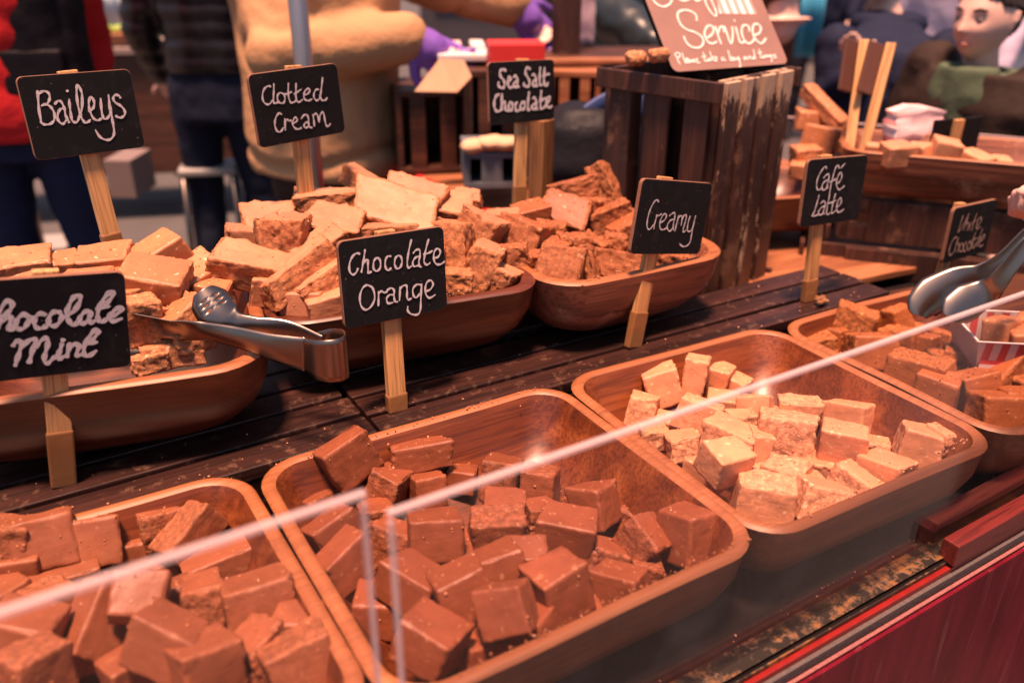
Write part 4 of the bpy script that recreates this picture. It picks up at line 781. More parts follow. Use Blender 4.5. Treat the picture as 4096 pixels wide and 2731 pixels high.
# ---------------------------------------------------------------- chalkboard signs
SG = json.loads('''{"irish":{"tl":[-0.0014,-0.0508],"cen":[0.1034,1.1281,0.3647],"ang":[0.157,0.1011,-0.0105],"w":0.1244,"h":0.0929,"tw":0.00256,"base":-0.1806,"bx":0.0034,"st":[[-0.0434,0.0301,-0.045,0.0194,-0.0466,0.0082,-0.0473,-0.006],[-0.0449,0.0222,-0.0423,0.0269,-0.0375,0.0291,-0.0332,0.0275,-0.0321,0.0231,-0.0339,0.0183,-0.0362,0.0154],[-0.043,0.0135,-0.0388,0.0147,-0.0351,0.0128,-0.0326,0.009,-0.0315,0.0031,-0.0333,-0.0032,-0.0376,-0.007,-0.0431,-0.0075,-0.0462,-0.0061,-0.0477,-0.0038],[-0.0288,0.0139,-0.0254,0.0168,-0.022,0.0165,-0.0203,0.012,-0.0197,0.007,-0.0201,0.0005,-0.0186,-0.0055,-0.0181,-0.0081],[-0.0195,0.0077,-0.0239,0.0081,-0.0277,0.0034,-0.0294,-0.0029,-0.0274,-0.0074,-0.0242,-0.0085,-0.0205,-0.0045],[-0.0124,0.0178,-0.0133,0.0121,-0.014,0.0042,-0.0145,-0.0044,-0.0129,-0.0079,-0.0093,-0.0079,-0.0052,-0.0018,-0.0009,0.0065,0.0024,0.0207,0.0022,0.0272,0.0002,0.0331,-0.0016,0.0297,-0.0034,0.0213,-0.0044,0.0098,-0.004,0.0003,-0.0032,-0.0057,-0.0006,-0.01,0.0028,-0.0093,0.0054,-0.0072],[-0.0126,0.0278,-0.0122,0.0267],[0.0057,0.0026,0.0096,0.004,0.013,0.0081,0.0139,0.0139,0.0119,0.0184,0.0088,0.0143,0.0072,0.0072,0.0076,-0.0002,0.0096,-0.0063,0.0134,-0.0088,0.0181,-0.0072],[0.0221,0.0157,0.0208,0.0073,0.02,-0.0015,0.0209,-0.0075,0.0246,-0.0075,0.029,-0.0024,0.0304,0.0079,0.0316,0.0189],[0.0308,0.0064,0.0304,-0.0025,0.03,-0.0115,0.0295,-0.0219,0.0275,-0.0285,0.0223,-0.0324,0.0165,-0.0317,0.0116,-0.0274,0.0087,-0.0196],[0.0446,0.014,0.043,0.0171,0.0387,0.0178,0.0361,0.014,0.0377,0.0094,0.0428,0.0052,0.0459,0.0004,0.0458,-0.0048,0.0415,-0.0082,0.0371,-0.0077,0.0349,-0.0056]]},"clotted":{"tl":[0.0002,-0.0463],"cen":[0.3476,1.0768,0.3621],"ang":[0.2101,0.0585,0.0262],"w":0.1265,"h":0.0885,"tw":0.0022,"base":-0.1172,"bx":-0.0042,"st":[[-0.0353,0.027,-0.039,0.0281,-0.0442,0.0257,-0.0481,0.0194,-0.0488,0.0119,-0.0453,0.0073,-0.0406,0.007,-0.0359,0.0109],[-0.0306,0.0298,-0.0322,0.0221,-0.034,0.0148,-0.0349,0.0079,-0.032,0.0065,-0.029,0.0075],[-0.0241,0.0183,-0.0278,0.016,-0.0292,0.0106,-0.0264,0.0061,-0.0216,0.0057,-0.0188,0.0099,-0.0194,0.0156,-0.0234,0.0182],[-0.019,0.0157,-0.0141,0.0156,-0.0081,0.0172],[-0.0106,0.028,-0.0123,0.0202,-0.0133,0.0113,-0.0116,0.0047,-0.0071,0.0044,-0.0035,0.0061],[-0.0055,0.0141,-0.001,0.0156,0.0057,0.0183],[0.0002,0.0267,-0.0016,0.0189,-0.0031,0.0106,-0.0021,0.0044,0.0019,0.0039,0.0056,0.0059],[0.0086,0.0111,0.0142,0.0118,0.0183,0.0156,0.0161,0.018,0.0117,0.0164,0.0088,0.0118,0.0083,0.0069,0.0119,0.0036,0.0162,0.0037,0.0193,0.0047],[0.0314,0.0149,0.0276,0.0154,0.024,0.012,0.0226,0.0064,0.0253,0.0021,0.0298,0.0033,0.0324,0.0087],[0.0393,0.029,0.0365,0.0197,0.0338,0.0114,0.0323,0.0051,0.0342,0.0009,0.039,0.0009,0.0418,0.0035],[-0.027,-0.0079,-0.0294,-0.0058,-0.0339,-0.0083,-0.0374,-0.0142,-0.0386,-0.0203,-0.0366,-0.0271,-0.0319,-0.0282,-0.0271,-0.024],[-0.0235,-0.0134,-0.0244,-0.0204,-0.0253,-0.0278],[-0.0243,-0.0197,-0.0227,-0.0157,-0.0202,-0.0154,-0.0176,-0.0172,-0.0147,-0.0169],[-0.0134,-0.0211,-0.0081,-0.0197,-0.0063,-0.0168,-0.0084,-0.0143,-0.0117,-0.0167,-0.0138,-0.0214,-0.0119,-0.0267,-0.0073,-0.0293,-0.0021,-0.0283],[-0.0006,-0.0173,0.0039,-0.0136,0.0081,-0.0135,0.0099,-0.0178,0.0092,-0.0242,0.0096,-0.0294,0.0133,-0.0304],[0.0093,-0.0235,0.0052,-0.0229,0.0021,-0.026,0.0033,-0.0291,0.0072,-0.0287,0.0094,-0.0257],[0.0173,-0.0145,0.0173,-0.0218,0.0169,-0.0295],[0.0184,-0.0154,0.0217,-0.0141,0.0238,-0.0169,0.0249,-0.0256],[0.0252,-0.0238,0.0272,-0.0175,0.0317,-0.0137,0.0334,-0.0169,0.0337,-0.0251,0.0349,-0.0316,0.0387,-0.0322,0.0409,-0.0299]]},"seasalt":{"tl":[0.0036,-0.0501],"cen":[0.7435,1.1692,0.3345],"ang":[0.048,0.0886,-0.0259],"w":0.1273,"h":0.0946,"tw":0.00414,"base":-0.2004,"bx":-0.0039,"st":[[-0.0312,0.0332,-0.0351,0.0361,-0.0403,0.0349,-0.0426,0.0302,-0.0406,0.0246,-0.0356,0.0195,-0.034,0.0132,-0.0368,0.0085,-0.042,0.0088,-0.0458,0.0131,-0.0452,0.0173],[-0.0278,0.0164,-0.0233,0.0189,-0.0223,0.023,-0.0249,0.0239,-0.0277,0.0198,-0.0279,0.0129,-0.0254,0.0085,-0.0201,0.0083,-0.0165,0.0095],[-0.017,0.0228,-0.0134,0.0251,-0.01,0.0217,-0.0097,0.0147,-0.0093,0.0098,-0.0063,0.0082],[-0.0101,0.0165,-0.0145,0.0157,-0.0168,0.0123,-0.0147,0.008,-0.0103,0.0091],[0.0159,0.0335,0.0119,0.0365,0.0073,0.0342,0.0063,0.028,0.0107,0.0214,0.0137,0.0156,0.0127,0.0093,0.0077,0.0074,0.0032,0.0105,0.0029,0.0141],[0.0189,0.0242,0.0225,0.0255,0.0261,0.0214,0.0269,0.0143,0.0278,0.0085,0.0301,0.0077],[0.0261,0.0164,0.0215,0.0152,0.02,0.0111,0.0223,0.0074,0.0273,0.0092],[0.0355,0.0358,0.0345,0.0267,0.0339,0.0167,0.0347,0.0096,0.0389,0.0083],[0.0442,0.0355,0.0432,0.0263,0.0427,0.0163,0.0435,0.0084,0.0472,0.0075,0.051,0.0116],[0.0399,0.0218,0.0455,0.0233,0.0534,0.0251],[-0.0449,-0.0015,-0.0484,-0.0013,-0.0525,-0.006,-0.0549,-0.0135,-0.0539,-0.022,-0.0497,-0.0265,-0.044,-0.0262],[-0.0395,-0.0005,-0.0404,-0.0088,-0.0411,-0.0186,-0.0418,-0.026],[-0.0411,-0.0186,-0.0383,-0.0139,-0.0352,-0.0134,-0.034,-0.0177,-0.0343,-0.0248,-0.0299,-0.0268,-0.0263,-0.0246],[-0.0242,-0.0141,-0.0274,-0.0181,-0.0272,-0.0245,-0.0232,-0.0269,-0.0199,-0.0215,-0.0211,-0.0157,-0.0242,-0.0141],[-0.0104,-0.015,-0.014,-0.0176,-0.0146,-0.024,-0.0121,-0.0288,-0.0066,-0.0274],[0.0009,-0.0153,-0.0037,-0.0182,-0.0047,-0.0246,-0.0012,-0.0277,0.0034,-0.0237,0.0036,-0.0173,0.0009,-0.015],[0.0125,-0.0007,0.0115,-0.0077,0.0099,-0.0177,0.0102,-0.0278,0.0143,-0.0281],[0.0192,-0.0114,0.0229,-0.0102,0.0261,-0.0144,0.0264,-0.0217,0.0273,-0.0275,0.0291,-0.0291],[0.026,-0.0202,0.0209,-0.0206,0.0176,-0.024,0.0199,-0.0281,0.0254,-0.0267],[0.0369,0.0001,0.0359,-0.0092,0.0348,-0.0186,0.0356,-0.0274,0.0403,-0.0277,0.046,-0.0237],[0.0321,-0.0159,0.0386,-0.0144,0.0442,-0.0119],[0.0479,-0.0201,0.0531,-0.0161,0.0532,-0.0113,0.0494,-0.0115,0.0465,-0.0157,0.0465,-0.0215,0.0497,-0.0268,0.0545,-0.0272,0.0583,-0.0252]]},"orange":{"tl":[-0.004,-0.0507],"cen":[0.3434,0.7922,0.2234],"ang":[0.0712,0.1188,-0.0467],"w":0.1269,"h":0.0947,"tw":0.00213,"base":-0.1599,"bx":-0.0045,"st":[[-0.0398,0.0311,-0.0429,0.0327,-0.048,0.0301,-0.0522,0.0232,-0.0529,0.0151,-0.0497,0.0108,-0.0456,0.0124,-0.0432,0.0165],[-0.0334,0.035,-0.0354,0.0267,-0.0377,0.0187,-0.0398,0.0115],[-0.0372,0.0194,-0.034,0.0234,-0.0312,0.0237,-0.0316,0.0185,-0.0319,0.0109,-0.0312,0.0093,-0.0282,0.0107],[-0.0208,0.0244,-0.0244,0.0212,-0.0254,0.0137,-0.022,0.0101,-0.0176,0.0132,-0.017,0.0208,-0.02,0.0247],[-0.0038,0.0234,-0.0079,0.024,-0.0108,0.0199,-0.0113,0.013,-0.0087,0.0087,-0.0048,0.0108],[0.0055,0.0228,0.0016,0.0211,-0.0002,0.0144,0.0023,0.0089,0.0067,0.0102,0.0089,0.0161,0.0076,0.0217,0.0043,0.0231],[0.0221,0.0381,0.0195,0.0308,0.0166,0.0211,0.0151,0.012,0.0165,0.0074,0.0196,0.0089],[0.0232,0.0228,0.0269,0.0258,0.0313,0.0252,0.0313,0.0189,0.0295,0.0121,0.0301,0.0073,0.0322,0.0061],[0.0304,0.0183,0.0255,0.0174,0.0221,0.0132,0.0227,0.0084,0.0284,0.0083],[0.0435,0.0356,0.0403,0.0278,0.0376,0.0195,0.0361,0.0111,0.0394,0.0074,0.0436,0.0091],[0.0358,0.0198,0.0416,0.0201,0.0475,0.022],[0.0484,0.0139,0.0538,0.0139,0.0573,0.0182,0.0561,0.0223,0.0526,0.0233,0.0492,0.0194,0.0487,0.0115,0.0515,0.0063,0.0569,0.0054,0.0626,0.0078],[-0.0347,-0.0028,-0.0398,-0.0053,-0.0439,-0.0139,-0.0435,-0.024,-0.0387,-0.0296,-0.0318,-0.027,-0.0269,-0.0185,-0.0285,-0.0073,-0.0347,-0.0028],[-0.0216,-0.0124,-0.0224,-0.0201,-0.0234,-0.0282],[-0.0217,-0.0147,-0.0185,-0.0126,-0.0148,-0.0148,-0.0114,-0.0138],[-0.0117,-0.013,-0.0069,-0.0111,-0.0033,-0.0141,-0.0038,-0.0211,-0.003,-0.0268,-0.0,-0.0277],[-0.0041,-0.0191,-0.0092,-0.0185,-0.0129,-0.0218,-0.0116,-0.0272,-0.0056,-0.0275],[0.0042,-0.0114,0.0035,-0.0192,0.0024,-0.027],[0.0038,-0.0145,0.0077,-0.0112,0.0121,-0.0116,0.0125,-0.0168,0.012,-0.0247,0.0135,-0.0278,0.0175,-0.0269],[0.03,-0.0139,0.0252,-0.0126,0.02,-0.0165,0.02,-0.0238,0.0233,-0.0272,0.028,-0.0236],[0.0314,-0.0129,0.0298,-0.0231,0.0287,-0.0334,0.0276,-0.0422,0.0237,-0.0468,0.0158,-0.0448,0.0117,-0.04,0.0121,-0.0352],[0.0362,-0.0222,0.0417,-0.0211,0.0456,-0.0161,0.0436,-0.0113,0.0386,-0.0117,0.0356,-0.0176,0.0359,-0.0258,0.0401,-0.0306,0.0476,-0.0283]]},"creamy":{"tl":[-0.0173,-0.048],"cen":[0.7236,0.7762,0.2342],"ang":[0.0516,0.0601,-0.1914],"w":0.1275,"h":0.0944,"tw":0.00162,"base":-0.1764,"bx":-0.0192,"st":[[-0.0302,0.0193,-0.0333,0.0221,-0.0373,0.02,-0.0412,0.0133,-0.0436,0.0047,-0.0441,-0.0046,-0.0428,-0.0119,-0.0392,-0.0152,-0.0354,-0.0138,-0.032,-0.009],[-0.0296,0.0037,-0.0298,-0.003,-0.0306,-0.009,-0.0302,-0.0144],[-0.0298,-0.001,-0.0283,0.0024,-0.0247,0.0028,-0.021,0.005],[-0.0205,-0.0064,-0.0147,-0.0033,-0.0119,0.0022,-0.0145,0.0051,-0.0183,0.0034,-0.0213,-0.0034,-0.021,-0.0102,-0.0174,-0.0148,-0.0127,-0.0151,-0.0081,-0.0126],[-0.0068,0.0027,-0.0028,0.0058,0.0018,0.0066,0.0032,0.0012,0.003,-0.0056,0.0039,-0.0124,0.0057,-0.0158],[0.0029,-0.0015,-0.0034,-0.003,-0.0075,-0.0092,-0.0056,-0.0146,-0.0007,-0.0169,0.0037,-0.0117],[0.0102,0.0038,0.0091,-0.0027,0.0086,-0.0103,0.008,-0.0171],[0.0094,-0.0041,0.0109,0.0014,0.0142,0.0035,0.0167,0.0016,0.0176,-0.0094],[0.0175,-0.0032,0.0192,0.003,0.0225,0.0051,0.0244,0.0018,0.0237,-0.0065,0.0228,-0.0141,0.0242,-0.0176,0.0285,-0.0151],[0.0313,0.0037,0.0299,-0.0036,0.0299,-0.0112,0.0318,-0.0161,0.0363,-0.0163,0.0397,-0.0124,0.0411,-0.0048],[0.0411,0.0043,0.0407,-0.0034,0.0402,-0.0124,0.0404,-0.0222,0.0402,-0.0307,0.0356,-0.0356,0.0279,-0.0367,0.021,-0.0329]]},"cafe":{"tl":[-0.0146,-0.0453],"cen":[1.0184,0.7632,0.2319],"ang":[-0.0161,0.0754,-0.0567],"w":0.1264,"h":0.0951,"tw":0.00199,"base":-0.1681,"bx":-0.0096,"st":[[-0.0239,0.0332,-0.027,0.0362,-0.0324,0.0327,-0.0379,0.0248,-0.0406,0.016,-0.0389,0.0075,-0.0356,0.0038,-0.0298,0.0055],[-0.0277,0.02,-0.0234,0.0238,-0.0179,0.0249,-0.0163,0.0199,-0.0176,0.0116,-0.0161,0.0045],[-0.0173,0.0172,-0.0245,0.0149,-0.0284,0.0089,-0.0251,0.003,-0.0193,0.0047,-0.0173,0.0102],[0.0024,0.0319,-0.0007,0.0363,-0.0048,0.0338,-0.007,0.027,-0.0086,0.018,-0.0099,0.0096,-0.0102,0.0012,-0.0099,-0.0073,-0.0103,-0.0151],[-0.0139,0.0134,-0.007,0.0151,-0.0007,0.0174],[0.0056,0.0317,0.0096,0.035,0.0136,0.0382],[0.0036,0.0101,0.0091,0.0139,0.0108,0.0202,0.0075,0.0257,0.003,0.0221,0.001,0.0145,0.0028,0.0066,0.0088,0.0012,0.0148,0.0029,0.0194,0.0061],[-0.032,-0.0035,-0.0335,-0.0111,-0.0356,-0.0208,-0.0381,-0.0284,-0.0408,-0.0328,-0.0291,-0.0321,-0.0263,-0.0309],[-0.0267,-0.0166,-0.0217,-0.0131,-0.0171,-0.0153,-0.0161,-0.0225,-0.0185,-0.028,-0.0155,-0.0326],[-0.0165,-0.0203,-0.0239,-0.0225,-0.0284,-0.0278,-0.0259,-0.0324,-0.0188,-0.0316],[-0.0118,-0.0157,-0.0109,-0.0244,-0.0117,-0.0308,-0.008,-0.0333,-0.0031,-0.0315],[-0.0125,-0.0171,-0.0032,-0.0164,0.0063,-0.014],[0.0025,-0.004,0.0011,-0.0118,-0.0002,-0.0203,-0.0005,-0.0289,0.0014,-0.0327,0.009,-0.0286],[0.0112,-0.0241,0.0168,-0.0202,0.0177,-0.0145,0.0148,-0.0114,0.0104,-0.0154,0.0091,-0.0239,0.0115,-0.0299,0.0163,-0.0325,0.0213,-0.0308,0.0262,-0.0283]]},"white":{"tl":[-0.0379,-0.0437],"cen":[1.2831,0.6995,0.146],"ang":[0.0491,0.0352,-0.0387],"w":0.1274,"h":0.0875,"tw":0.00281,"base":-0.0827,"bx":-0.0411,"st":[[-0.0344,0.0292,-0.0365,0.019,-0.0389,0.003],[-0.0389,0.003,-0.0283,0.0115,-0.0181,0.03],[-0.0192,0.0294,-0.02,0.0161,-0.0252,0.004],[-0.0215,0.0134,-0.0145,0.0154,-0.0106,0.0091,-0.0143,0.0025],[-0.0063,0.0143,-0.006,0.0013],[0.0063,0.0276,0.002,0.0132,0.0023,0.0002],[-0.0008,0.0135,0.007,0.0168],[0.0159,0.0056,0.0245,0.0131,0.0204,0.0194,0.014,0.0159,0.013,0.006,0.0179,0.001,0.0261,0.0035],[-0.0382,-0.0049,-0.0446,-0.0047,-0.0524,-0.0135,-0.0529,-0.0249,-0.0474,-0.0322,-0.0398,-0.0291],[-0.0338,-0.0062,-0.0362,-0.0159,-0.036,-0.0289],[-0.0363,-0.0188,-0.0314,-0.0152,-0.0268,-0.0202,-0.0278,-0.0302],[-0.0194,-0.0162,-0.024,-0.0206,-0.0222,-0.0281,-0.0147,-0.0307,-0.0124,-0.0238,-0.0194,-0.0162],[-0.0062,-0.0167,-0.0109,-0.0211,-0.0098,-0.03,-0.0021,-0.0326],[0.0029,-0.0166,-0.0015,-0.0218,0.0004,-0.0294,0.0078,-0.0312,0.0098,-0.0234,0.0029,-0.0166],[0.0156,-0.0031,0.0118,-0.0157,0.0114,-0.0303],[0.0218,-0.0142,0.0139,-0.0174,0.0151,-0.0264,0.021,-0.031,0.0252,-0.022],[0.0349,-0.0014,0.0303,-0.0154,0.03,-0.0301],[0.0253,-0.0161,0.0354,-0.0146],[0.0374,-0.0223,0.047,-0.0163,0.0452,-0.0123,0.0383,-0.015,0.0345,-0.0248,0.0398,-0.0308,0.0486,-0.0291]]},"mint":{"tl":[-0.0009,-0.0512],"cen":[0.0107,0.8011,0.2379],"ang":[-0.0347,-0.036,-0.1051],"w":0.1281,"h":0.0964,"tw":0.00395,"base":-0.1743,"bx":-0.0038,"st":[[-0.0453,0.0204,-0.0465,0.0233,-0.05,0.0209,-0.0542,0.0131,-0.0547,0.0049,-0.0513,0.0017,-0.047,0.0054,-0.0405,0.0144,-0.0326,0.0267,-0.0285,0.0287,-0.0268,0.0264,-0.0282,0.0214,-0.0327,0.0163,-0.0368,0.014,-0.0392,0.0073,-0.0421,0.0013],[-0.0407,0.0032,-0.0367,0.0098,-0.0324,0.0135,-0.0294,0.0132,-0.0302,0.0084,-0.032,0.0022,-0.0299,0.0013,-0.0266,0.0058],[-0.0168,0.0139,-0.0195,0.0149,-0.0243,0.0112,-0.0263,0.0058,-0.0248,0.0017,-0.0209,0.0016,-0.0169,0.0069,-0.0162,0.0117,-0.0184,0.0148],[-0.016,0.0106,-0.012,0.0113],[-0.0027,0.0124,-0.0043,0.014,-0.0083,0.0137,-0.0116,0.0091,-0.0119,0.0034,-0.0096,0.0003,-0.0056,0.0006,-0.0019,0.003],[0.0079,0.0141,0.0038,0.0146,-0.0001,0.01,-0.0006,0.0043,0.0026,0.0011,0.0069,0.0035,0.0097,0.0089,0.009,0.0133,0.0073,0.0142],[0.0097,0.0089,0.0133,0.01],[0.0133,0.01,0.0196,0.0136,0.025,0.0217,0.026,0.0273,0.0238,0.0289,0.0201,0.0264,0.0158,0.0183,0.014,0.0113,0.0152,0.0047,0.0178,0.0004,0.0222,0.0025],[0.0338,0.0121,0.0296,0.0126,0.0251,0.0087,0.0234,0.0031,0.0256,0.001,0.03,0.0031,0.0336,0.0107],[0.034,0.0114,0.0323,0.0057,0.0329,0.0013,0.0367,0.0031],[0.0381,0.0139,0.0492,0.0157],[0.0426,0.017,0.0477,0.0195,0.0524,0.0255,0.053,0.0298,0.0502,0.0293,0.0456,0.024,0.0406,0.0151,0.0388,0.0072,0.0396,0.0016,0.0433,0.0016,0.0472,0.0049],[0.0491,0.0054,0.0554,0.0077,0.0594,0.0117,0.059,0.0139,0.0545,0.0122,0.0492,0.0076,0.0489,0.0025,0.0518,0.0006,0.0588,0.0025],[-0.0308,-0.0143,-0.0284,-0.011,-0.0249,-0.0097,-0.0235,-0.0124,-0.0259,-0.0193,-0.0292,-0.0283,-0.0312,-0.0339],[-0.0246,-0.0173,-0.0194,-0.0114,-0.0146,-0.0092,-0.0131,-0.0115,-0.0156,-0.0185,-0.0181,-0.0262,-0.0202,-0.0325],[-0.0144,-0.0186,-0.0098,-0.0127,-0.0049,-0.0096,-0.0033,-0.012,-0.0046,-0.0192,-0.0071,-0.0262,-0.0079,-0.032,-0.0055,-0.0346,-0.0017,-0.0314,0.0016,-0.0285],[0.0077,-0.0167,0.0056,-0.0227,0.0033,-0.0284,0.0042,-0.0315,0.0086,-0.0291],[0.0078,-0.0123,0.0084,-0.0131],[0.0139,-0.0171,0.0121,-0.0243,0.01,-0.0308],[0.0117,-0.025,0.0161,-0.0196,0.0204,-0.0187,0.0214,-0.021,0.0191,-0.0267,0.0193,-0.0305,0.0237,-0.0289],[0.0256,-0.0208,0.0314,-0.0171,0.0368,-0.011,0.0383,-0.0075,0.0359,-0.0061,0.0313,-0.0111,0.0263,-0.0194,0.0245,-0.0274,0.0259,-0.0318,0.0297,-0.0312,0.0349,-0.0273],[0.0282,-0.0186,0.0362,-0.0188]]}}'''); SELF = json.loads('''{"self":[[0.0118,0.1455,0.0095,0.1337,0.013,0.1241,0.0229,0.1178,0.0353,0.1204,0.0448,0.1279,0.0475,0.1375,0.0442,0.1448],[0.0576,0.1372,0.0622,0.1299,0.0714,0.1272,0.0831,0.1305],[0.0898,0.134,0.0945,0.1265,0.1046,0.1287],[0.1143,0.1358,0.1119,0.1211,0.1139,0.1076,0.1181,0.099,0.1228,0.0976,0.126,0.1048,0.126,0.117,0.1253,0.1306,0.1246,0.138],[0.0792,0.0896,0.0821,0.0979,0.0796,0.104,0.0724,0.1085,0.0628,0.11,0.0514,0.1074,0.0458,0.1016,0.0438,0.0922,0.0456,0.0814,0.0536,0.0734,0.0657,0.0687,0.0753,0.0611,0.0768,0.0527,0.0726,0.0458,0.0638,0.0404,0.0535,0.0404,0.0453,0.0449,0.0413,0.0534,0.0416,0.0616],[0.0852,0.057,0.0962,0.0613,0.105,0.0693,0.106,0.0776,0.0988,0.0792,0.0893,0.0724,0.0834,0.0619,0.0847,0.0499,0.0921,0.046,0.1026,0.049],[0.1119,0.0774,0.1107,0.0642,0.1098,0.0534,0.1096,0.0439],[0.1125,0.0653,0.1206,0.0746,0.1276,0.0755,0.1247,0.0659],[0.1308,0.0766,0.1297,0.0621,0.1296,0.044,0.1404,0.0592,0.1461,0.0747],[0.1534,0.0744,0.151,0.0586,0.1496,0.0466,0.1538,0.0439,0.1613,0.0484],[0.1565,0.0871,0.156,0.0847],[0.1783,0.0647,0.1809,0.0732,0.1758,0.0771,0.1674,0.0738,0.1611,0.063,0.1597,0.0509,0.1652,0.0421,0.1762,0.0452,0.1855,0.0533],[0.1845,0.057,0.197,0.0601,0.2056,0.0696,0.2036,0.0772,0.1954,0.0775,0.1879,0.0704,0.1831,0.0571,0.1862,0.0459,0.1934,0.0406,0.2075,0.0498]],"selfw":0.0035661657904998184,"self2":[[0.0101,0.0284,0.0138,0.0327,0.0189,0.033,0.0202,0.0289,0.0153,0.0246,0.0109,0.026],[0.0131,0.0282,0.0122,0.0202,0.0136,0.0132],[0.0253,0.0321,0.0246,0.0229,0.0249,0.0148,0.0276,0.0152],[0.0275,0.0181,0.0322,0.0201,0.0319,0.0224,0.029,0.0214,0.0272,0.0158,0.0306,0.015],[0.0356,0.0193,0.032,0.0166,0.0334,0.0142,0.0378,0.0186,0.038,0.0145],[0.0398,0.0144,0.044,0.0182,0.0432,0.0194,0.041,0.0172,0.0441,0.0141],[0.0472,0.0168,0.0511,0.0201,0.0482,0.0191,0.047,0.0134,0.0528,0.0136],[0.0667,0.0308,0.0651,0.0227,0.0641,0.0146,0.0701,0.0166],[0.0601,0.023,0.0696,0.0242],[0.0711,0.0189,0.0684,0.0155,0.0721,0.0153,0.0754,0.0198,0.0756,0.0145],[0.0804,0.0312,0.08,0.023,0.0795,0.016],[0.0787,0.0184,0.0855,0.0221],[0.0799,0.0183,0.0828,0.0146,0.087,0.0138],[0.0855,0.0191,0.089,0.0213,0.0888,0.0178,0.0835,0.0146,0.0868,0.0132],[0.1038,0.0192,0.0986,0.0178,0.0987,0.0136,0.1036,0.0157,0.1048,0.0126],[0.1179,0.0315,0.1163,0.022,0.1147,0.0126,0.119,0.0147,0.1198,0.0194,0.1162,0.0173],[0.1258,0.0179,0.1208,0.0158,0.1212,0.0122,0.126,0.0155,0.1273,0.0124],[0.1347,0.0185,0.1295,0.0159,0.1314,0.0128,0.1343,0.0162,0.1314,0.0068,0.1301,0.001,0.1268,0.0012],[0.1485,0.0177,0.1435,0.0156,0.1448,0.0125,0.1493,0.0165,0.15,0.0122],[0.1538,0.0174,0.1529,0.0126],[0.154,0.015,0.158,0.0177,0.1582,0.0123],[0.167,0.0166,0.1622,0.0151,0.1629,0.012,0.1677,0.0165],[0.1704,0.0297,0.1685,0.0213,0.1667,0.013],[0.1823,0.0302,0.1811,0.0218,0.1793,0.0134,0.1841,0.0149],[0.1767,0.0227,0.1856,0.024],[0.1882,0.0177,0.1844,0.0155,0.186,0.013,0.1897,0.0164,0.1882,0.0177],[0.1916,0.0175,0.1917,0.0133],[0.1918,0.0151,0.1959,0.0179,0.196,0.0136],[0.203,0.0181,0.1985,0.0159,0.2003,0.014,0.2031,0.0169,0.2,0.0073,0.1971,0.0057],[0.2132,0.0175,0.2072,0.0166,0.2102,0.014,0.2113,0.0121,0.206,0.0112]],"self2w":0.002179323538638777,"stripe":[[0.1316,0.1009],[0.21,0.0969],[0.1503,0.1324],[0.2052,0.1259]],"A":[0.9323,1.0229,0.37],"yaw":-0.07133324639763979,"lean":0.7155849933176751}''')
def ribbon(strokes, wdt, z0=.0005, press=.27):
    V = []; F = []
    for si, st in enumerate(strokes):
        P = [Vector((st[i], st[i+1], 0)) for i in range(0, len(st), 2)]
        if len(P) == 2 and (P[0]-P[1]).length < wdt: P = [P[0], P[0]+(P[1]-P[0]).normalized()*wdt*.6]
        Q = spline(P, 7); m = len(Q); b0 = len(V)
        for i, q in enumerate(Q):
            t = (Q[min(i+1, m-1)]-Q[max(i-1, 0)]).normalized(); nx = Vector((-t.y, t.x, 0))
            ww = wdt*.5*(1+press*math.sin(i*.55+si*2.1)+random.uniform(-.05, .05))
            if i in (0, m-1): ww *= .55; q = q+t*(wdt*.22 if i else -wdt*.22)
            z = z0+.00003*si+.00012*i/m
            V += [q+nx*ww+Vector((0, 0, z)), q-nx*ww+Vector((0, 0, z))]
        for i in range(m-1): F.append((b0+2*i, b0+2*i+1, b0+2*i+3, b0+2*i+2))
    return V, F
def plate(w, h, r, t, z1=0):
    V = []; F = []; P = rrect(w/2, h/2, r, 6); n = len(P)
    for z, k in ((z1-t, 0), (z1-.0004, 0), (z1, .0004)):
        for x, y in P: V.append((x*(1-k/(w/2)), y*(1-k/(h/2)), z))
    for i in range(2):
        for k in range(n): F.append((i*n+k, i*n+(k+1) % n, (i+1)*n+(k+1) % n, (i+1)*n+k))
    F.append(tuple(2*n+k for k in range(n))); F.append(tuple(range(n-1, -1, -1)))
    return V, F, n
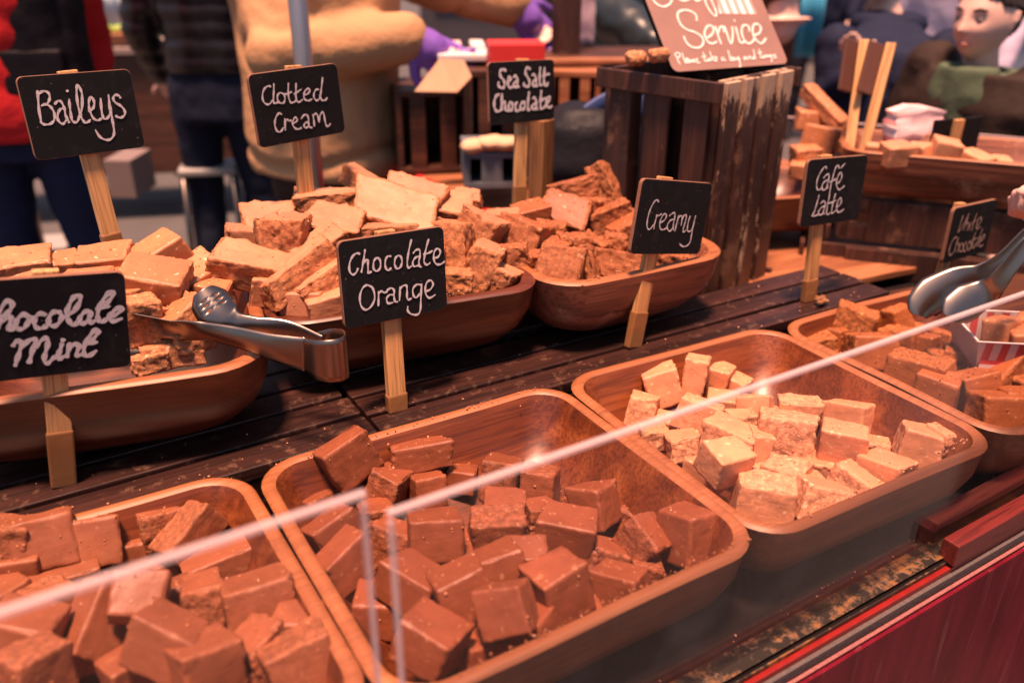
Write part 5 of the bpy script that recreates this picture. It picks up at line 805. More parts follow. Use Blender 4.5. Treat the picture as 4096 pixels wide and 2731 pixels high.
def chalkboard(key, label, chalk, tape=.04, depth=0., stickmat='stick'):
    d = SG[key]; yaw, lean, roll = d['ang']; cy, sy = math.cos(yaw), math.sin(yaw)
    X = Vector((cy, sy, 0)); Nn = Vector((sy, -cy, 0)); Z = Vector((0, 0, 1)); cl, sl_ = math.cos(lean), math.sin(lean)
    Yb = Z*cl-Nn*sl_; Nb = Nn*cl+Z*sl_; cr, sr = math.cos(roll), math.sin(roll)
    X2 = X*cr+Yb*sr; Y2 = -X*sr+Yb*cr
    c = Vector(d['cen']); bx, by = d['bx'], d['base']
    root = empty('chalkboard_sign', label=label, cat='sign', group='chalkboard price signs')
    o0 = c+X2*bx+Y2*by
    root.matrix_world = Matrix(((X2.x, Y2.x, Nb.x, o0.x), (X2.y, Y2.y, Nb.y, o0.y), (X2.z, Y2.z, Nb.z, o0.z), (0, 0, 0, 1)))
    V, F, n = plate(d['w'], d['h'], .007, .0055)
    off = Vector((-bx, -by, 0))
    o = mesh('board', [Vector(v)+off for v in V], F, M['mdf'], root); o.data.materials.append(M['slate']); o.data.polygons[2*n].material_index = 1
    for i in range(n, 2*n): o.data.polygons[i].material_index = 0
    V, F = ribbon(d['st'], d['tw']); 
    lim = d['w']/2-.0006
    V = [Vector((max(-lim, min(lim, v.x)), v.y, v.z)) if abs(v.x) < lim+.012 else v for v in V]
    keep = [f for f in F if all(abs(V[i].x) <= lim+.001 for i in f)]
    mesh('lettering', [v+off for v in V], keep, chalk, root)
    # stick glued behind the board
    a = Vector((0, 0, 0)); t = Vector((d['tl'][0]-bx, d['tl'][1]-by, 0)); dr = t.normalized()
    top = dr*((d['h']/2-by+.0028)/dr.y); a = a-dr*depth
    L_ = (top-a).length; ang = math.atan2(-dr.x, dr.y); mid = (a+top)/2
    sw = .0215
    st = box('stick', (mid.x, mid.y, -.0058-.0045), (sw, L_, .009), M[stickmat], root, rot=(0, 0, ang), bev=.0012)
    if tape:
        m2 = dr*(tape/2)
        box('tape', (m2.x, m2.y, -.0058-.0046), (sw+.0022, tape, .0112), M['tape'], root, rot=(0, 0, ang), bev=.002, jit=.0008)
    return root
chalkboard('irish', 'big tilted black chalkboard with one looping white word at the far left back', M['chalk'], .035, .12)
chalkboard('clotted', 'black chalkboard reading clotted cream before the tan coat', M['chalk'], 0, .12)
chalkboard('seasalt', 'black chalkboard reading sea salt chocolate below the red box', M['chalk'], .05, .10)
chalkboard('orange', 'sharpest black chalkboard reading chocolate orange in the middle', M['chalk'], .022)
chalkboard('creamy', 'black chalkboard reading creamy with thin letters leaning right', M['chalk'], .05)
chalkboard('cafe', 'dull black chalkboard reading café latte on the bare planks', M['chalk'], .036)
chalkboard('white', 'blurred brownish chalkboard with faded words behind the held tongs', M['chalk_faint'], 0)
chalkboard('mint', 'large near black chalkboard reading chocolate mint cut by the left edge', M['chalk'], .062)
# a tuft of lint on the creamy board and the knot of tape at the café stick
o = empty('tape_knot', (1.003, .742, .067), .3, 'crumpled knot of brown tape at the foot of the café latte stick', 'tape')
bm = bmesh.new()
for k in range(5): add_box(bm, (random.uniform(-.008, .008), random.uniform(-.004, .004), .004+.002*k*.5), (.018, .008, .005), (random.uniform(-.5, .5), random.uniform(-.5, .5), random.uniform(-1, 1)), .0015)
bmobj('wrap', bm, M['tape'], o)
# self service board leaning on the crate
c0 = Vector(SELF['A']); yw, ln = SELF['yaw'], SELF['lean']
X = Vector((math.cos(yw), math.sin(yw), 0)); n0 = Vector((X.y, -X.x, 0)); Yb = Vector((0, 0, 1))*math.cos(ln)-n0*math.sin(ln); Nb = n0*math.cos(ln)+Vector((0, 0, 1))*math.sin(ln)
sg = empty('service_board', label='large board with painted brown glare and white script leaning on the tall crate', cat='sign')
sg.matrix_world = Matrix(((X.x, Yb.x, Nb.x, c0.x), (X.y, Yb.y, Nb.y, c0.y), (X.z, Yb.z, Nb.z, c0.z), (0, 0, 0, 1)))
V, F, n = plate(.240, .30, .012, .008); off = Vector((.1155, .150, 0))
o = mesh('board', [Vector(v)+off for v in V], F, M['slate'], sg); o.data.materials.append(plain('glare_brown_face', (.27, .145, .115), .42, 0, .25, 14, .1, .0004, .4)); o.data.polygons[2*n].material_index = 1  # brown glare on the tilted board is put into its face colour
V, F = ribbon(SELF['self'], SELF['selfw'], .0006, .1); mesh('lettering', V, F, M['chalk_white'], sg)
V, F = ribbon(SELF['self2'], SELF['self2w'], .0006, .1); mesh('small_lettering', V, F, M['chalk_white'], sg)
q = SELF['stripe']; mesh('bag_drawing', [(q[0][0], q[0][1], .0006), (q[1][0], q[1][1], .0006), (q[3][0], q[3][1]+.05, .0006), (q[2][0], q[2][1]+.05, .0006)], [(0, 1, 2, 3)], stripe_mat('bag_drawing_paint', (.85, .66, .64), (.72, .30, .28), 2*math.pi/.017), sg)
# second "self" word row continues above the picture edge
box('prop', (.12, .108, -.048), (.03, .108, .006), M['dark_wood'], sg, rot=(SELF['lean'], 0, 0))

# ---------------------------------------------------------------- crates
def slat_crate(label, cx, cy, z0, yaw, w, d, h, mat, mat2, nx=4, ny=3, rail=.030, worn=True):
    r = empty('slatted_crate', (cx, cy, z0), yaw, label, 'crate')
    t = .009
    for sgn, nn, L_, face in ((-1, nx, w, 'y'), (1, nx, w, 'y'), (-1, ny, d, 'x'), (1, ny, d, 'x')):
        for i in range(nn):
            sw = (L_-.012)/nn*(.72 if face == 'y' else .60); p = -L_/2+.006+(L_-.012)*(i+.5)/nn
            m_ = mat2 if (face == 'y' and sgn < 0) else mat
            if face == 'y': box('slat', (p, sgn*(d/2-t/2), h/2), (sw, t, h-.004), m_, r, bev=.0015, jit=.0006)
            else: box('slat', (sgn*(w/2-t/2), p, h/2), (t, sw, h-.004), m_, r, bev=.0015, jit=.0006)
        for z in (rail/2, h-rail/2):
            m_ = mat2 if (face == 'y' and sgn < 0) else mat
            if face == 'x': box('rail', (sgn*(w/2+t/2+.001), 0, z), (t, d+.004, rail), m_, r, bev=.0015)
            else: box('rail', (0, sgn*(d/2-t*1.5-.001), z), (w-.03, t, rail), m_, r, bev=.0015)
    for sx in (-1, 1):
        for sy in (-1, 1): box('corner_post', (sx*(w/2-t-.012), sy*(d/2-t-.012), h/2), (.022, .022, h-.01), mat, r, bev=.001)
    return r
th = R(14)
slat_crate('tall dark slatted crate with flaking paint standing on end under the brown board', 1.030, 1.072, -.02, th, .232, .232, .385, M['crate'], M['crate_worn'])
slat_crate('upper dark crate carrying the long bowl at the far right', 1.60, .94, .032, R(-50), .42, .30, .085, M['crate'], M['crate'], 1, 1)
slat_crate('lower wider dark crate under another crate at the right', 1.62, .96, -.03, R(-50), .50, .40, .058, M['crate'], M['crate'], 1, 1)
o = box('wooden_board', (1.32, 1.06, -.004), (.50, .36, .012), M['mid_wood'], None, rot=(0, 0, R(-6))); tag(o, 'orange brown board lying between the tall crate and stacked crates', 'board')
o = box('wooden_board', (1.40, .70, .004), (.46, .16, .014), M['dark_wood'], None, rot=(0, 0, R(-10))); tag(o, 'flat dark board behind the held tongs at the right', 'board')
for i, (u, z) in enumerate((((0.8924,1.073,0.3875), 1), ((0.9095,1.04,0.3940), 1))):
    P_, F_, b_ = fudge_mesh(.034, .024, .022, 900+i, (1, 1, 1, 1, 1, 1), 1.2, 12, .1, .009)
    me = bpy.data.meshes.new('nugget'); me.from_pydata(P_.tolist(), [], F_); me.materials.append(FM['vanilla']); me.attributes.new('broken', 'FLOAT', 'POINT').data.foreach_set('value', b_.astype(np.float32))
    me.polygons.foreach_set('use_smooth', [True]*len(me.polygons))
    o = link('fudge_nugget', me); o.location = (u[0], u[1], u[2]); tag(o, ('round golden nugget on top of the tall crate' if i == 0 else 'golden nugget touching the lower corner of the brown board'), 'fudge nugget')

# ---------------------------------------------------------------- tongs
def strip(path, widths, normals, thick, name, parent, holes=False, cup=None):
    """bent sheet: centre path, half widths, width directions"""
    P = spline(path, 8); m = len(P); k = len(path)-1
    def lerp(arr, i):
        f = i/(m-1)*k; a = min(int(f), k-1); t = f-a; return arr[a], arr[a+1], t
    V = []; F = []; cols = 9
    for i, p in enumerate(P):
        a, b, t = lerp(widths, i); hw = a*(1-t)+b*t
        a, b, t = lerp(normals, i); wd = (Vector(a)*(1-t)+Vector(b)*t).normalized()
        tg = (P[min(i+1, m-1)]-P[max(i-1, 0)]).normalized(); nn = tg.cross(wd).normalized(); wd = nn.cross(tg).normalized()
        a, b, t = lerp(cup, i); cu = a*(1-t)+b*t
        for c in range(cols):
            s = c/(cols-1)*2-1; V.append(p+wd*hw*s+nn*cu*(s*s))
    for i in range(m-1):
        for c in range(cols-1): F.append((i*cols+c, i*cols+c+1, (i+1)*cols+c+1, (i+1)*cols+c))
    if holes:
        drop = set()
        for i in (m-16, m-13, m-10):
            for c in (2, 5): drop.add(i*(cols-1)+c)
        F = [f for j, f in enumerate(F) if j not in drop]
    o = mesh(name, V, F, M['steel'], parent, True)
    md = o.modifiers.new('solid', 'SOLIDIFY'); md.thickness = thick; md.offset = 0
    return o
tg = empty('steel_tongs', (0, 0, 0), 0, 'steel serving tongs resting on the left bowl rim with slotted spoon end', 'tongs')
UPV = (0, 0, 1)
# bent loop (hinge), near arm, far arm
b0 = Vector((0.2345,0.7398,0.1757)); 
near = [(0.2217,0.7471,0.1792), (0.1940,0.7696,0.1840), (0.1681,0.7990,0.1889), (0.1445,0.8250,0.1905), (0.1246,0.8509,0.1913), (0.1048,0.8799,0.1930), (0.0897,0.9030,0.1942), (0.0834,0.9190,0.1926)]
far = [(0.2473,0.7874,0.1632), (0.2233,0.8057,0.1809), (0.1964,0.8203,0.1885), (0.1785,0.8273,0.1929), (0.1691,0.8305,0.1997), (0.1633,0.8370,0.2094), (0.1582,0.8460,0.2199), (0.1547,0.8523,0.2271)]
loop = [(0.2217,0.7471,0.1792), (0.2265,0.7333,0.1786), (0.2360,0.7224,0.1790), (0.2485,0.7197,0.1788), (0.2589,0.7302,0.1764), (0.2653,0.7522,0.1714), (0.2630,0.7744,0.1667), (0.2552,0.7864,0.1632), (0.2487,0.7918,0.1610)]
strip(loop, [.019, .0215, .023, .023, .023, .022, .020, .018, .017], [UPV]*9, .0012, 'spring_loop', tg, cup=[0]*9)
strip(near, [.019, .0150, .012, .011, .014, .020, .022, .014], [UPV, UPV, UPV, (0, -.2, 1), (-.1, -.5, 1), (-.1, -.7, 1), (-.1, -.8, 1), (-.1, -.8, 1)], .0011, 'near_arm', tg, cup=[.001, .003, .004, .004, -.005, -.011, -.011, -.004])
strip(far, [.017, .012, .009, .011, .018, .022, .020, .010], [UPV, UPV, (.2, .1, 1), (.5, .2, .8), (.8, .25, .5), (.85, .25, .4), (.85, .25, .4), (.85, .25, .4)], .0011, 'far_arm', tg, True, cup=[.001, .002, .003, .002, .006, .009, .009, .004])
# held tongs at the right
tg2 = empty('steel_tongs', (0, 0, 0), 0, 'dark steel tongs held by a hand at the right edge over the brown fudge', 'tongs')
WD = (.24, -.58, -.76)
strip([(1.111,0.5170,0.2432), (1.093,0.5260,0.2161), (1.072,0.5359,0.1875), (1.054,0.5494,0.1687), (1.037,0.5656,0.1557), (1.009,0.5742,0.1401), (0.9923,0.5767,0.1256), (0.9852,0.5747,0.1143)], [.010, .010, .010, .012, .020, .026, .022, .010], [WD, WD, WD, WD, WD, WD, WD, WD], .0010, 'arm', tg2, cup=[.003, .003, .003, 0, -.003, -.006, -.006, -.003])
strip([(1.071,0.4908,0.2455), (1.043,0.4965,0.2253), (1.029,0.5033,0.1979), (1.021,0.5085,0.1759), (1.016,0.5170,0.1613), (0.9976,0.5226,0.1514), (0.9822,0.5266,0.1415), (0.9715,0.5277,0.1316)], [.010, .010, .010, .012, .018, .024, .022, .010], [WD]*8, .0010, 'arm', tg2, cup=[.003, .003, .003, 0, -.003, -.006, -.006, -.003])

# ---------------------------------------------------------------- striped tray, wooden scoop, bag, far signs
tr = empty('striped_tray', (1.10, .505, .035), R(-38), 'red and white striped paper tray of fudge behind the acrylic', 'tray')
V = []; F = []
for sx, sy in ((-1, -1), (1, -1), (1, 1), (-1, 1)): V.append((sx*.055, sy*.040, 0))
for sx, sy in ((-1, -1), (1, -1), (1, 1), (-1, 1)): V.append((sx*.070, sy*.052, .062))
mesh('walls', V, [(0, 1, 5, 4), (1, 2, 6, 5), (2, 3, 7, 6), (3, 0, 4, 7), (3, 2, 1, 0)], M['stripe'], tr)
o = tr.children[-1]; md = o.modifiers.new('solid', 'SOLIDIFY'); md.thickness = .0015
for (c, s) in (((0, -.0525, .0635), (.142, .002, .002)), ((0, .0525, .0635), (.142, .003, .003)), ((-.0705, 0, .0635), (.003, .102, .003)), ((.0705, 0, .0635), (.003, .102, .003))):
    box('folded_edge', c, s, M['paper'], tr, bev=.0008)
box('band', (-.001, -.0475, .030), (.118, .001, .042), M['stripe_h'], tr, rot=(R(-11), 0, 0), bev=0)
for i, (dx, dy, dz) in enumerate(((-.02, .0, .058), (.02, .01, .062), (.0, -.02, .054))):
    P_ = Vector((1.10, .505, .035))+Euler((0, 0, R(-38))).to_matrix() @ Vector((dx, dy, dz))
    add_piece('fudge_piece', P_, (.040, .036, .034), (20*i, 10, 5), 'vanilla', ['pink lit fudge piece at the left in the striped tray', 'pink lit fudge piece at the back of the striped tray', 'pink lit fudge piece at the front of the striped tray'][i], 700+i, ROUGH['s'], 'fudge in the striped tray', 1, 10)
add_piece('fudge_piece', (1.061,0.4856,0.0620), (.095, .034, .028), (-2, 10, -28), 'latte', 'long bright orange brown fudge slab sloping up at the right picture edge', 777, ROUGH['a'], 'coffee fudge pieces', 1, 16)
# paired tall sticks (boards seen edge on)
for i, (a, b, lab) in enumerate((((1.403,1.035,0.1876), (1.459,1.086,0.3865), 'left of two tall pine sticks seen edge on with a brown board'), ((1.409,1.007,0.1924), (1.483,1.043,0.3830), 'right of two tall pine sticks seen edge on, leaning right'))):
    a = Vector(a); b = Vector(b); r = empty('chalkboard_sign', tuple(a), 0, lab, 'sign', 'signs seen edge on')
    q = (b-a).to_track_quat('Z', 'Y').to_euler(); L_ = (b-a).length
    r.rotation_euler = q
    box('stick', (0, 0, L_/2), (.018, .011, L_), M['stick_z'], r)
    box('board', (.016, .004, L_-.052), (.007, .055, .095), plain('brown_board_back', (.10, .035, .022), .6), r, rot=(0, 0, R(-45)), bev=.002)
# black sign seen from behind at the far bowl
r = empty('chalkboard_sign', (1.564,0.9267,0.1739), R(-10), 'black chalkboard seen from behind above the far right bowl', 'sign')
box('board', (0, 0, .052), (.120, .006, .062), M['slate'], r, bev=.002); box('stick', (-.008, -.008, .02), (.020, .010, .125), M['stick_z'], r)
# pink striped bag
def paper_bag(label, loc, yaw, w, d, h, mat):
    r = empty('paper_bag', loc, yaw, label, 'paper bag'); V = []; F = []; nz = 8
    for k in range(nz+1):
        z = h*k/nz; f = 1-.12*math.sin(k*1.3)-.3*(k/nz)**2
        for px, py in ((-1, -1), (-.3, -1.1), (.3, -.9), (1, -1), (1, 1), (.3, .9), (-.3, 1.1), (-1, 1)):
            V.append((px*w/2*(1-.06*math.sin(k*2.1)), py*d/2*f, z+.006*math.sin(px*3+k)))
    for k in range(nz):
        for j in range(8): F.append((k*8+j, k*8+(j+1) % 8, (k+1)*8+(j+1) % 8, (k+1)*8+j))
    F.append(tuple(range(7, -1, -1)))
    o = mesh('bag', V, F, mat, r, True); md = o.modifiers.new('s', 'SOLIDIFY'); md.thickness = .0008
    return r
paper_bag('pink and white striped paper bags behind the far right bowl', (1.594,1.037,0.1714), R(-20), .105, .05, .085, M['stripe_thin'])
# far acrylic guard across the right
a = Vector((1.565,1.428,0.1839)); b = Vector((1.883,0.9010,0.1791)); 
r = empty('acrylic_guard', (a+b)/2-Vector((0, 0, .12)), math.atan2(b.y-a.y, b.x-a.x), 'dull grey acrylic guard behind the far right bowls', 'sneeze guard')
box('panel', (0, 0, -.03), ((b-a).length, .005, .30), acrylic('far_acrylic', .16), r, rot=(0, 0, 0), bev=.0005); box('top_edge', (0, 0, .1222), ((b-a).length, .0055, .004), M['acrylic_edge'], r)

# ================================================================ PEOPLE
def union(parts, vox, mat, name, parent, disp=None, it=3):
    V = []; F = []
    for v, f in parts:
        b = len(V); V += [tuple(x) for x in v]; F += [tuple(b+i for i in q) for q in f]
    me = bpy.data.meshes.new('tmp'); me.from_pydata(V, [], F); me.update()
    bm = bmesh.new(); bm.from_mesh(me); bmesh.ops.recalc_face_normals(bm, faces=bm.faces); bm.to_mesh(me); bm.free()
    ob = bpy.data.objects.new('tmp', me); S.collection.objects.link(ob)
    m1 = ob.modifiers.new('r', 'REMESH'); m1.mode = 'VOXEL'; m1.voxel_size = vox
    m2 = ob.modifiers.new('s', 'SMOOTH'); m2.factor = .5; m2.iterations = it
    dg = bpy.context.evaluated_depsgraph_get(); me2 = bpy.data.meshes.new_from_object(ob.evaluated_get(dg)); bpy.data.objects.remove(ob)
    me2.name = name; me2.materials.clear(); me2.materials.append(mat)
    n = len(me2.vertices); co_ = np.empty(n*3); me2.vertices.foreach_get('co', co_); co_ = co_.reshape(-1, 3)
    if disp is not None and n:
        nr = np.empty(n*3); me2.vertices.foreach_get('normal', nr); nr = nr.reshape(-1, 3)
        co_ = co_+nr*disp(co_, nr)[:, None]; me2.vertices.foreach_set('co', co_.ravel()); me2.update()
    me2.polygons.foreach_set('use_smooth', [True]*len(me2.polygons))
    return link(name, me2, parent)
def ball(c, r, n=12, m=8):
    V = []; F = []; r = r if isinstance(r, (tuple, list)) else (r, r, r)
    for j in range(m+1):
        ph = math.pi*j/m
        for i in range(n): th_ = 2*math.pi*i/n; V.append((c[0]+r[0]*math.sin(ph)*math.cos(th_), c[1]+r[1]*math.sin(ph)*math.sin(th_), c[2]-r[2]*math.cos(ph)))
    for j in range(m):
        for i in range(n): F.append((j*n+i, j*n+(i+1) % n, (j+1)*n+(i+1) % n, (j+1)*n+i))
    return V, F
def limb(pts, rad, n=14):
    out = [tube_data(pts, rad, n)]
    for p, r in zip(pts, rad):
        rr = r if not isinstance(r, (tuple, list)) else min(r); out.append(ball(p, rr))
    return out
def torso(secs, yaw, n=20):
    """secs: (centre xyz, half width, half depth)"""
    V = []; F = []; c, s = math.cos(yaw), math.sin(yaw)
    for ce, a, b in secs:
        for k in range(n):
            t = 2*math.pi*k/n; x = a*math.copysign(abs(math.cos(t))**.85, math.cos(t)); y = b*math.copysign(abs(math.sin(t))**.85, math.sin(t))
            V.append((ce[0]+x*c-y*s, ce[1]+x*s+y*c, ce[2]))
    for i in range(len(secs)-1):
        for k in range(n): F.append((i*n+k, i*n+(k+1) % n, (i+1)*n+(k+1) % n, (i+1)*n+k))
    F.append(tuple(range(n-1, -1, -1))); F.append(tuple((len(secs)-1)*n+k for k in range(n)))
    return V, F
def hand_parts(wr, dr, pn, s=1., curl=25, side=1, fcurl=(1, 1, 1, 1)):
    wr = Vector(wr); dr = Vector(dr).normalized(); pn = Vector(pn); pn = (pn-dr*pn.dot(dr)).normalized(); lat = dr.cross(pn)*side
    out = []; palm = wr+dr*.05*s
    out += [tube_data([wr, wr+dr*.03*s, wr+dr*.085*s], [(.024*s, .016*s), (.036*s, .015*s), (.040*s, .012*s)], 12, True, tuple(lat))]
    for i, (o_, l) in enumerate(((-.030, .066), (-.010, .075), (.011, .070), (.030, .056))):
        p = wr+dr*.080*s+lat*o_*s; d = dr.copy(); pts = [p-dr*.015*s]; rr = [.0088*s]
        for k, fr in enumerate((.45, .30, .25)):
            d = (Matrix.Rotation(-R(curl*fcurl[i]*(1+.3*k))*side, 3, lat) @ d) if side > 0 else (Matrix.Rotation(R(curl*fcurl[i]*(1+.3*k))*1, 3, lat) @ d)
            p = p+d*l*s*fr; pts.append(p); rr.append((.0084-.0009*k)*s)
        out += limb(pts, rr, 10)
    tb = wr+dr*.025*s-lat*.026*s; td = (dr*.6-lat*.75+pn*.35).normalized(); p2 = tb+td*.035*s; p3 = p2+(td+dr*.7).normalized()*.030*s
    out += limb([tb, p2, p3], [.012*s, .0105*s, .008*s], 10)
    return out
def head_geo(c, yaw, s=1., tilt=0):
    n, m = 56, 44; A = []
    for j in range(m+1):
        ph = math.pi*j/m
        for i in range(n): th_ = 2*math.pi*i/n; A.append((math.sin(ph)*math.cos(th_), math.sin(ph)*math.sin(th_), -math.cos(ph)))
    A = np.array(A); x, y, z = A[:, 0], A[:, 1], A[:, 2]
    X_ = x*.074; Y_ = y*.094; Z_ = z*.112
    low = np.clip(-z, 0, 1); X_ = X_*(1-.36*low**1.6); Y_ = np.where(y > 0, Y_*(1-.10*low**2), Y_*(1-.42*low**1.3))
    Y_ = Y_+.010*low
    fr = np.clip(y, 0, 1)
    def G(cx, cz, sx, sz): return np.exp(-((X_-cx)/sx)**2-((Z_-cz)/sz)**2)*fr
    Y_ = Y_+.0225*G(0, -.026, .0095, .013)+.012*G(0, -.004, .0075, .020)
    X_ = X_+np.sign(X_)*.003*G(0, -.030, .02, .008)
    for sx in (-1, 1):
        Y_ = Y_-.0098*G(sx*.031, .006, .016, .0115)+.004*G(sx*.031, .028, .020, .007)+.004*G(sx*.040, -.03, .018, .016)
    Y_ = Y_+.0062*G(0, -.055, .021, .0048)+.0056*G(0, -.0655, .017, .0052)-.0045*G(0, -.0600, .022, .0020)+.005*G(0, -.092, .018, .012)
    P = np.stack([X_, Y_, Z_], 1)*s; ct, st = math.cos(tilt), math.sin(tilt); P = np.stack([P[:, 0], P[:, 1]*ct-P[:, 2]*st, P[:, 1]*st+P[:, 2]*ct], 1)
    cy, sy = math.cos(yaw), math.sin(yaw); Q = np.stack([P[:, 0]*cy-P[:, 1]*sy, P[:, 0]*sy+P[:, 1]*cy, P[:, 2]], 1)+np.array(c)
    F = [(j*n+i, j*n+(i+1) % n, (j+1)*n+(i+1) % n, (j+1)*n+i) for j in range(m) for i in range(n)]
    return Q.tolist(), F
def hloc(c, yaw, s, p):
    cy, sy = math.cos(yaw), math.sin(yaw); return (c[0]+(p[0]*cy-p[1]*sy)*s, c[1]+(p[0]*sy+p[1]*cy)*s, c[2]+p[2]*s)
def ear_geo(c, yaw, s, sd):
    out = []
    pts = [(sd*.073, -.004, -.022), (sd*.077, -.014, -.008), (sd*.081, -.022, .010), (sd*.080, -.018, .026), (sd*.076, -.004, .028), (sd*.073, .002, .014)]
    out += limb([hloc(c, yaw, s, p) for p in pts], [.0055*s, .005*s, .0045*s, .0045*s, .004*s, .004*s], 8)
    out.append(ball(hloc(c, yaw, s, (sd*.074, -.008, .002)), (.008*s, .010*s, .022*s))); return out
def person(label, feet, yaw, h, jacket, trousers, hair, group=None, over=None, puff=None, headyaw=None, skinparts=(), glove=None, hood=False, fat=1., vox=.011, hairlen=0, lean=(0, 0), hand_kw=None, collar=None, headvox=.011, coat_hem=.86, armr=1., skirt=1.):
    k = h/1.72; fx, fy = feet; fz = -.9; cy, sy = math.cos(yaw), math.sin(yaw)
    def P(x, y, z): z2 = z; return Vector((fx+(x*cy-y*sy)*k+lean[0]*max(0, z-.9), fy+(x*sy+y*cy)*k+lean[1]*max(0, z-.9), fz+z*k))
    J = dict(pelvis=P(0, 0, .95), waist=P(0, 0, 1.10), chest=P(0, 0, 1.32), neck=P(0, .0, 1.475), head=P(0, .015, 1.60),
             shL=P(-.185, 0, 1.41), shR=P(.185, 0, 1.41), elL=P(-.26, .0, 1.13), elR=P(.26, .0, 1.13), wrL=P(-.25, .14, .93), wrR=P(.25, .14, .93),
             hipL=P(-.09, 0, .92), hipR=P(.09, 0, .92), knL=P(-.11, .03, .50), knR=P(.11, .03, .50), anL=P(-.12, -.01, .09), anR=P(.12, -.01, .09))
    if over:
        for q, v in over.items(): J[q] = Vector(v)
    root = empty('person', (fx, fy, fz), 0, label, 'person', group)
    def loc(parts): return [([(v[0]-fx, v[1]-fy, v[2]-fz) for v in V_], F_) for V_, F_ in parts]
    hy = yaw if headyaw is None else headyaw; hs = k**.5
    hk = hand_kw or {}
    bp = [torso([(J['pelvis']-Vector((0, 0, .06*k)), .15*k, .10*k), (J['waist'], .135*k, .095*k), (J['chest'], .165*k, .105*k), (J['neck']-Vector((0, 0, .06*k)), .12*k, .08*k)], yaw)]
    bp += limb([J['neck']-Vector((0, 0, .08)), J['neck'], J['head']-Vector((0, 0, .05))], [.062*k, .054*k, .052*k])
    bp += [head_geo(tuple(J['head']+Vector((0, 0, .005))), hy, hs)]
    hc = tuple(J['head']+Vector((0, 0, .005)))
    for sd in (-1, 1): bp += ear_geo(hc, hy, hs, sd)
    for s_, sd in (('L', -1), ('R', 1)):
        bp += limb([J['sh'+s_], J['el'+s_], J['wr'+s_]], [.048*k, .038*k, .026*k])
        bp += limb([J['hip'+s_], J['kn'+s_], J['an'+s_]], [.075*k, .052*k, .036*k])
        dr = (J['wr'+s_]-J['el'+s_]).normalized(); kw = dict(curl=22); kw.update(hk.get(s_, {}))
        if kw.get('dir'): dr = Vector(kw.pop('dir')).normalized()
        hp = hand_parts(J['wr'+s_], dr, kw.pop('pn', (0, 0, -1)), k**.5, side=sd, **kw)
        if glove and s_ in glove[1]:
            gd = Vector(hk.get(s_, {}).get('dir', dr)).normalized(); union(loc(hand_parts(J['wr'+s_]-dr*.01, gd, hk.get(s_, {}).get('pn', (0, 0, -1)), 1.36, curl=hk.get(s_, {}).get('curl', 22), side=sd)+limb([J['wr'+s_]-dr*.02, J['wr'+s_]+gd*.05], [.034, .046])), .0055, glove[0], 'glove', root)
        bp += hp
    union(loc(bp), min(vox, headvox), M['skin'], 'body', root, None, 2)
    # face details
    for sd in (-1, 1):
        e = bmesh.new(); bmesh.ops.create_uvsphere(e, u_segments=14, v_segments=10, radius=.0098*hs); o = bmobj('eye', e, M['eye'], root, True)
        q = hloc(hc, hy, hs, (sd*.031, .0752, .004)); o.location = (q[0]-fx, q[1]-fy, q[2]-fz)
        e = bmesh.new(); bmesh.ops.create_uvsphere(e, u_segments=10, v_segments=8, radius=.0050*hs); o2 = bmobj('iris', e, M['iris'], o, True)
        q2 = hloc((0, 0, 0), hy, hs, (0, .0055, 0)); o2.location = q2
        V_, F_ = tube_data([hloc(hc, hy, hs, p) for p in ((sd*.014, .088, .026), (sd*.032, .086, .031), (sd*.048, .074, .027))], [.0028*hs, .0038*hs, .0022*hs], 8); ls = loc([(V_, F_)])[0]; mesh('eyebrow', ls[0], ls[1], hair, root, True)
    V_, F_ = tube_data([hloc(hc, hy, hs, p) for p in ((-.021, .078, -.0600), (-.008, .0905, -.0590), (0, .092, -.0600), (.008, .0905, -.0590), (.021, .078, -.0600))], [(.0015, .001), (.006, .0035), (.0065, .004), (.006, .0035), (.0015, .001)], 8); ls = loc([(V_, F_)])[0]; mesh('lips', ls[0], ls[1], M['lips'], root, True)
    # hair cap
    hp = []
    capc = hloc(hc, hy, hs, (0, -.012, .028)); hp.append(ball((0, 0, 0), (.080*hs, .098*hs, .094*hs), 24, 16))
    V_, F_ = hp[0]; V2 = [(hloc(capc, hy, 1, v)) for v in V_]; hpp = [(V2, F_)]
    if hairlen:
        for a_ in np.linspace(-2.2, 2.2, 11):
            p0 = hloc(hc, hy, hs, (.070*math.sin(a_), -.02-.072*math.cos(a_), .03)); p1 = (p0[0], p0[1], p0[2]-hairlen*.5); p2 = (p0[0]+.01, p0[1], p0[2]-hairlen)
            hpp += limb([p0, p1, p2], [.030, .034, .016], 8)
    ho = union(loc(hpp), .008, hair, 'hair', root, lambda c_, n_: fbm(c_*np.array([1, 1, .45]), 70, 3, 3)*.011, 1)
    # trim the cap off the face: push face side inwards
    me = ho.data; fdir = np.array([-math.sin(hy), math.cos(hy), 0]); cc = np.array([hc[0]-fx, hc[1]-fy, hc[2]-fz])
    a = np.empty(len(me.vertices)*3); me.vertices.foreach_get('co', a); a = a.reshape(-1, 3); rel = a-cc; f_ = rel @ fdir
    lat_ = np.abs(rel @ np.array([math.cos(hy), math.sin(hy), 0]))
    lim_ = np.where(rel[:, 2] > .055*hs, .2, np.where(rel[:, 2] > .035*hs, .035, -.030)) 
    m_ = (f_ > lim_) & (rel[:, 2] < .058*hs)
    a[m_] -= (f_-lim_)[m_][:, None]*fdir; low_ = (rel[:, 2] < -.045*hs) & (not hairlen)
    a[low_] = a[low_]*.0+ (cc+(rel[low_])*.55+np.array([0, 0, .0])) if low_.any() else a[low_]
    me.vertices.foreach_set('co', a.ravel()); me.update()
    # jacket
    f = fat
    zh = coat_hem
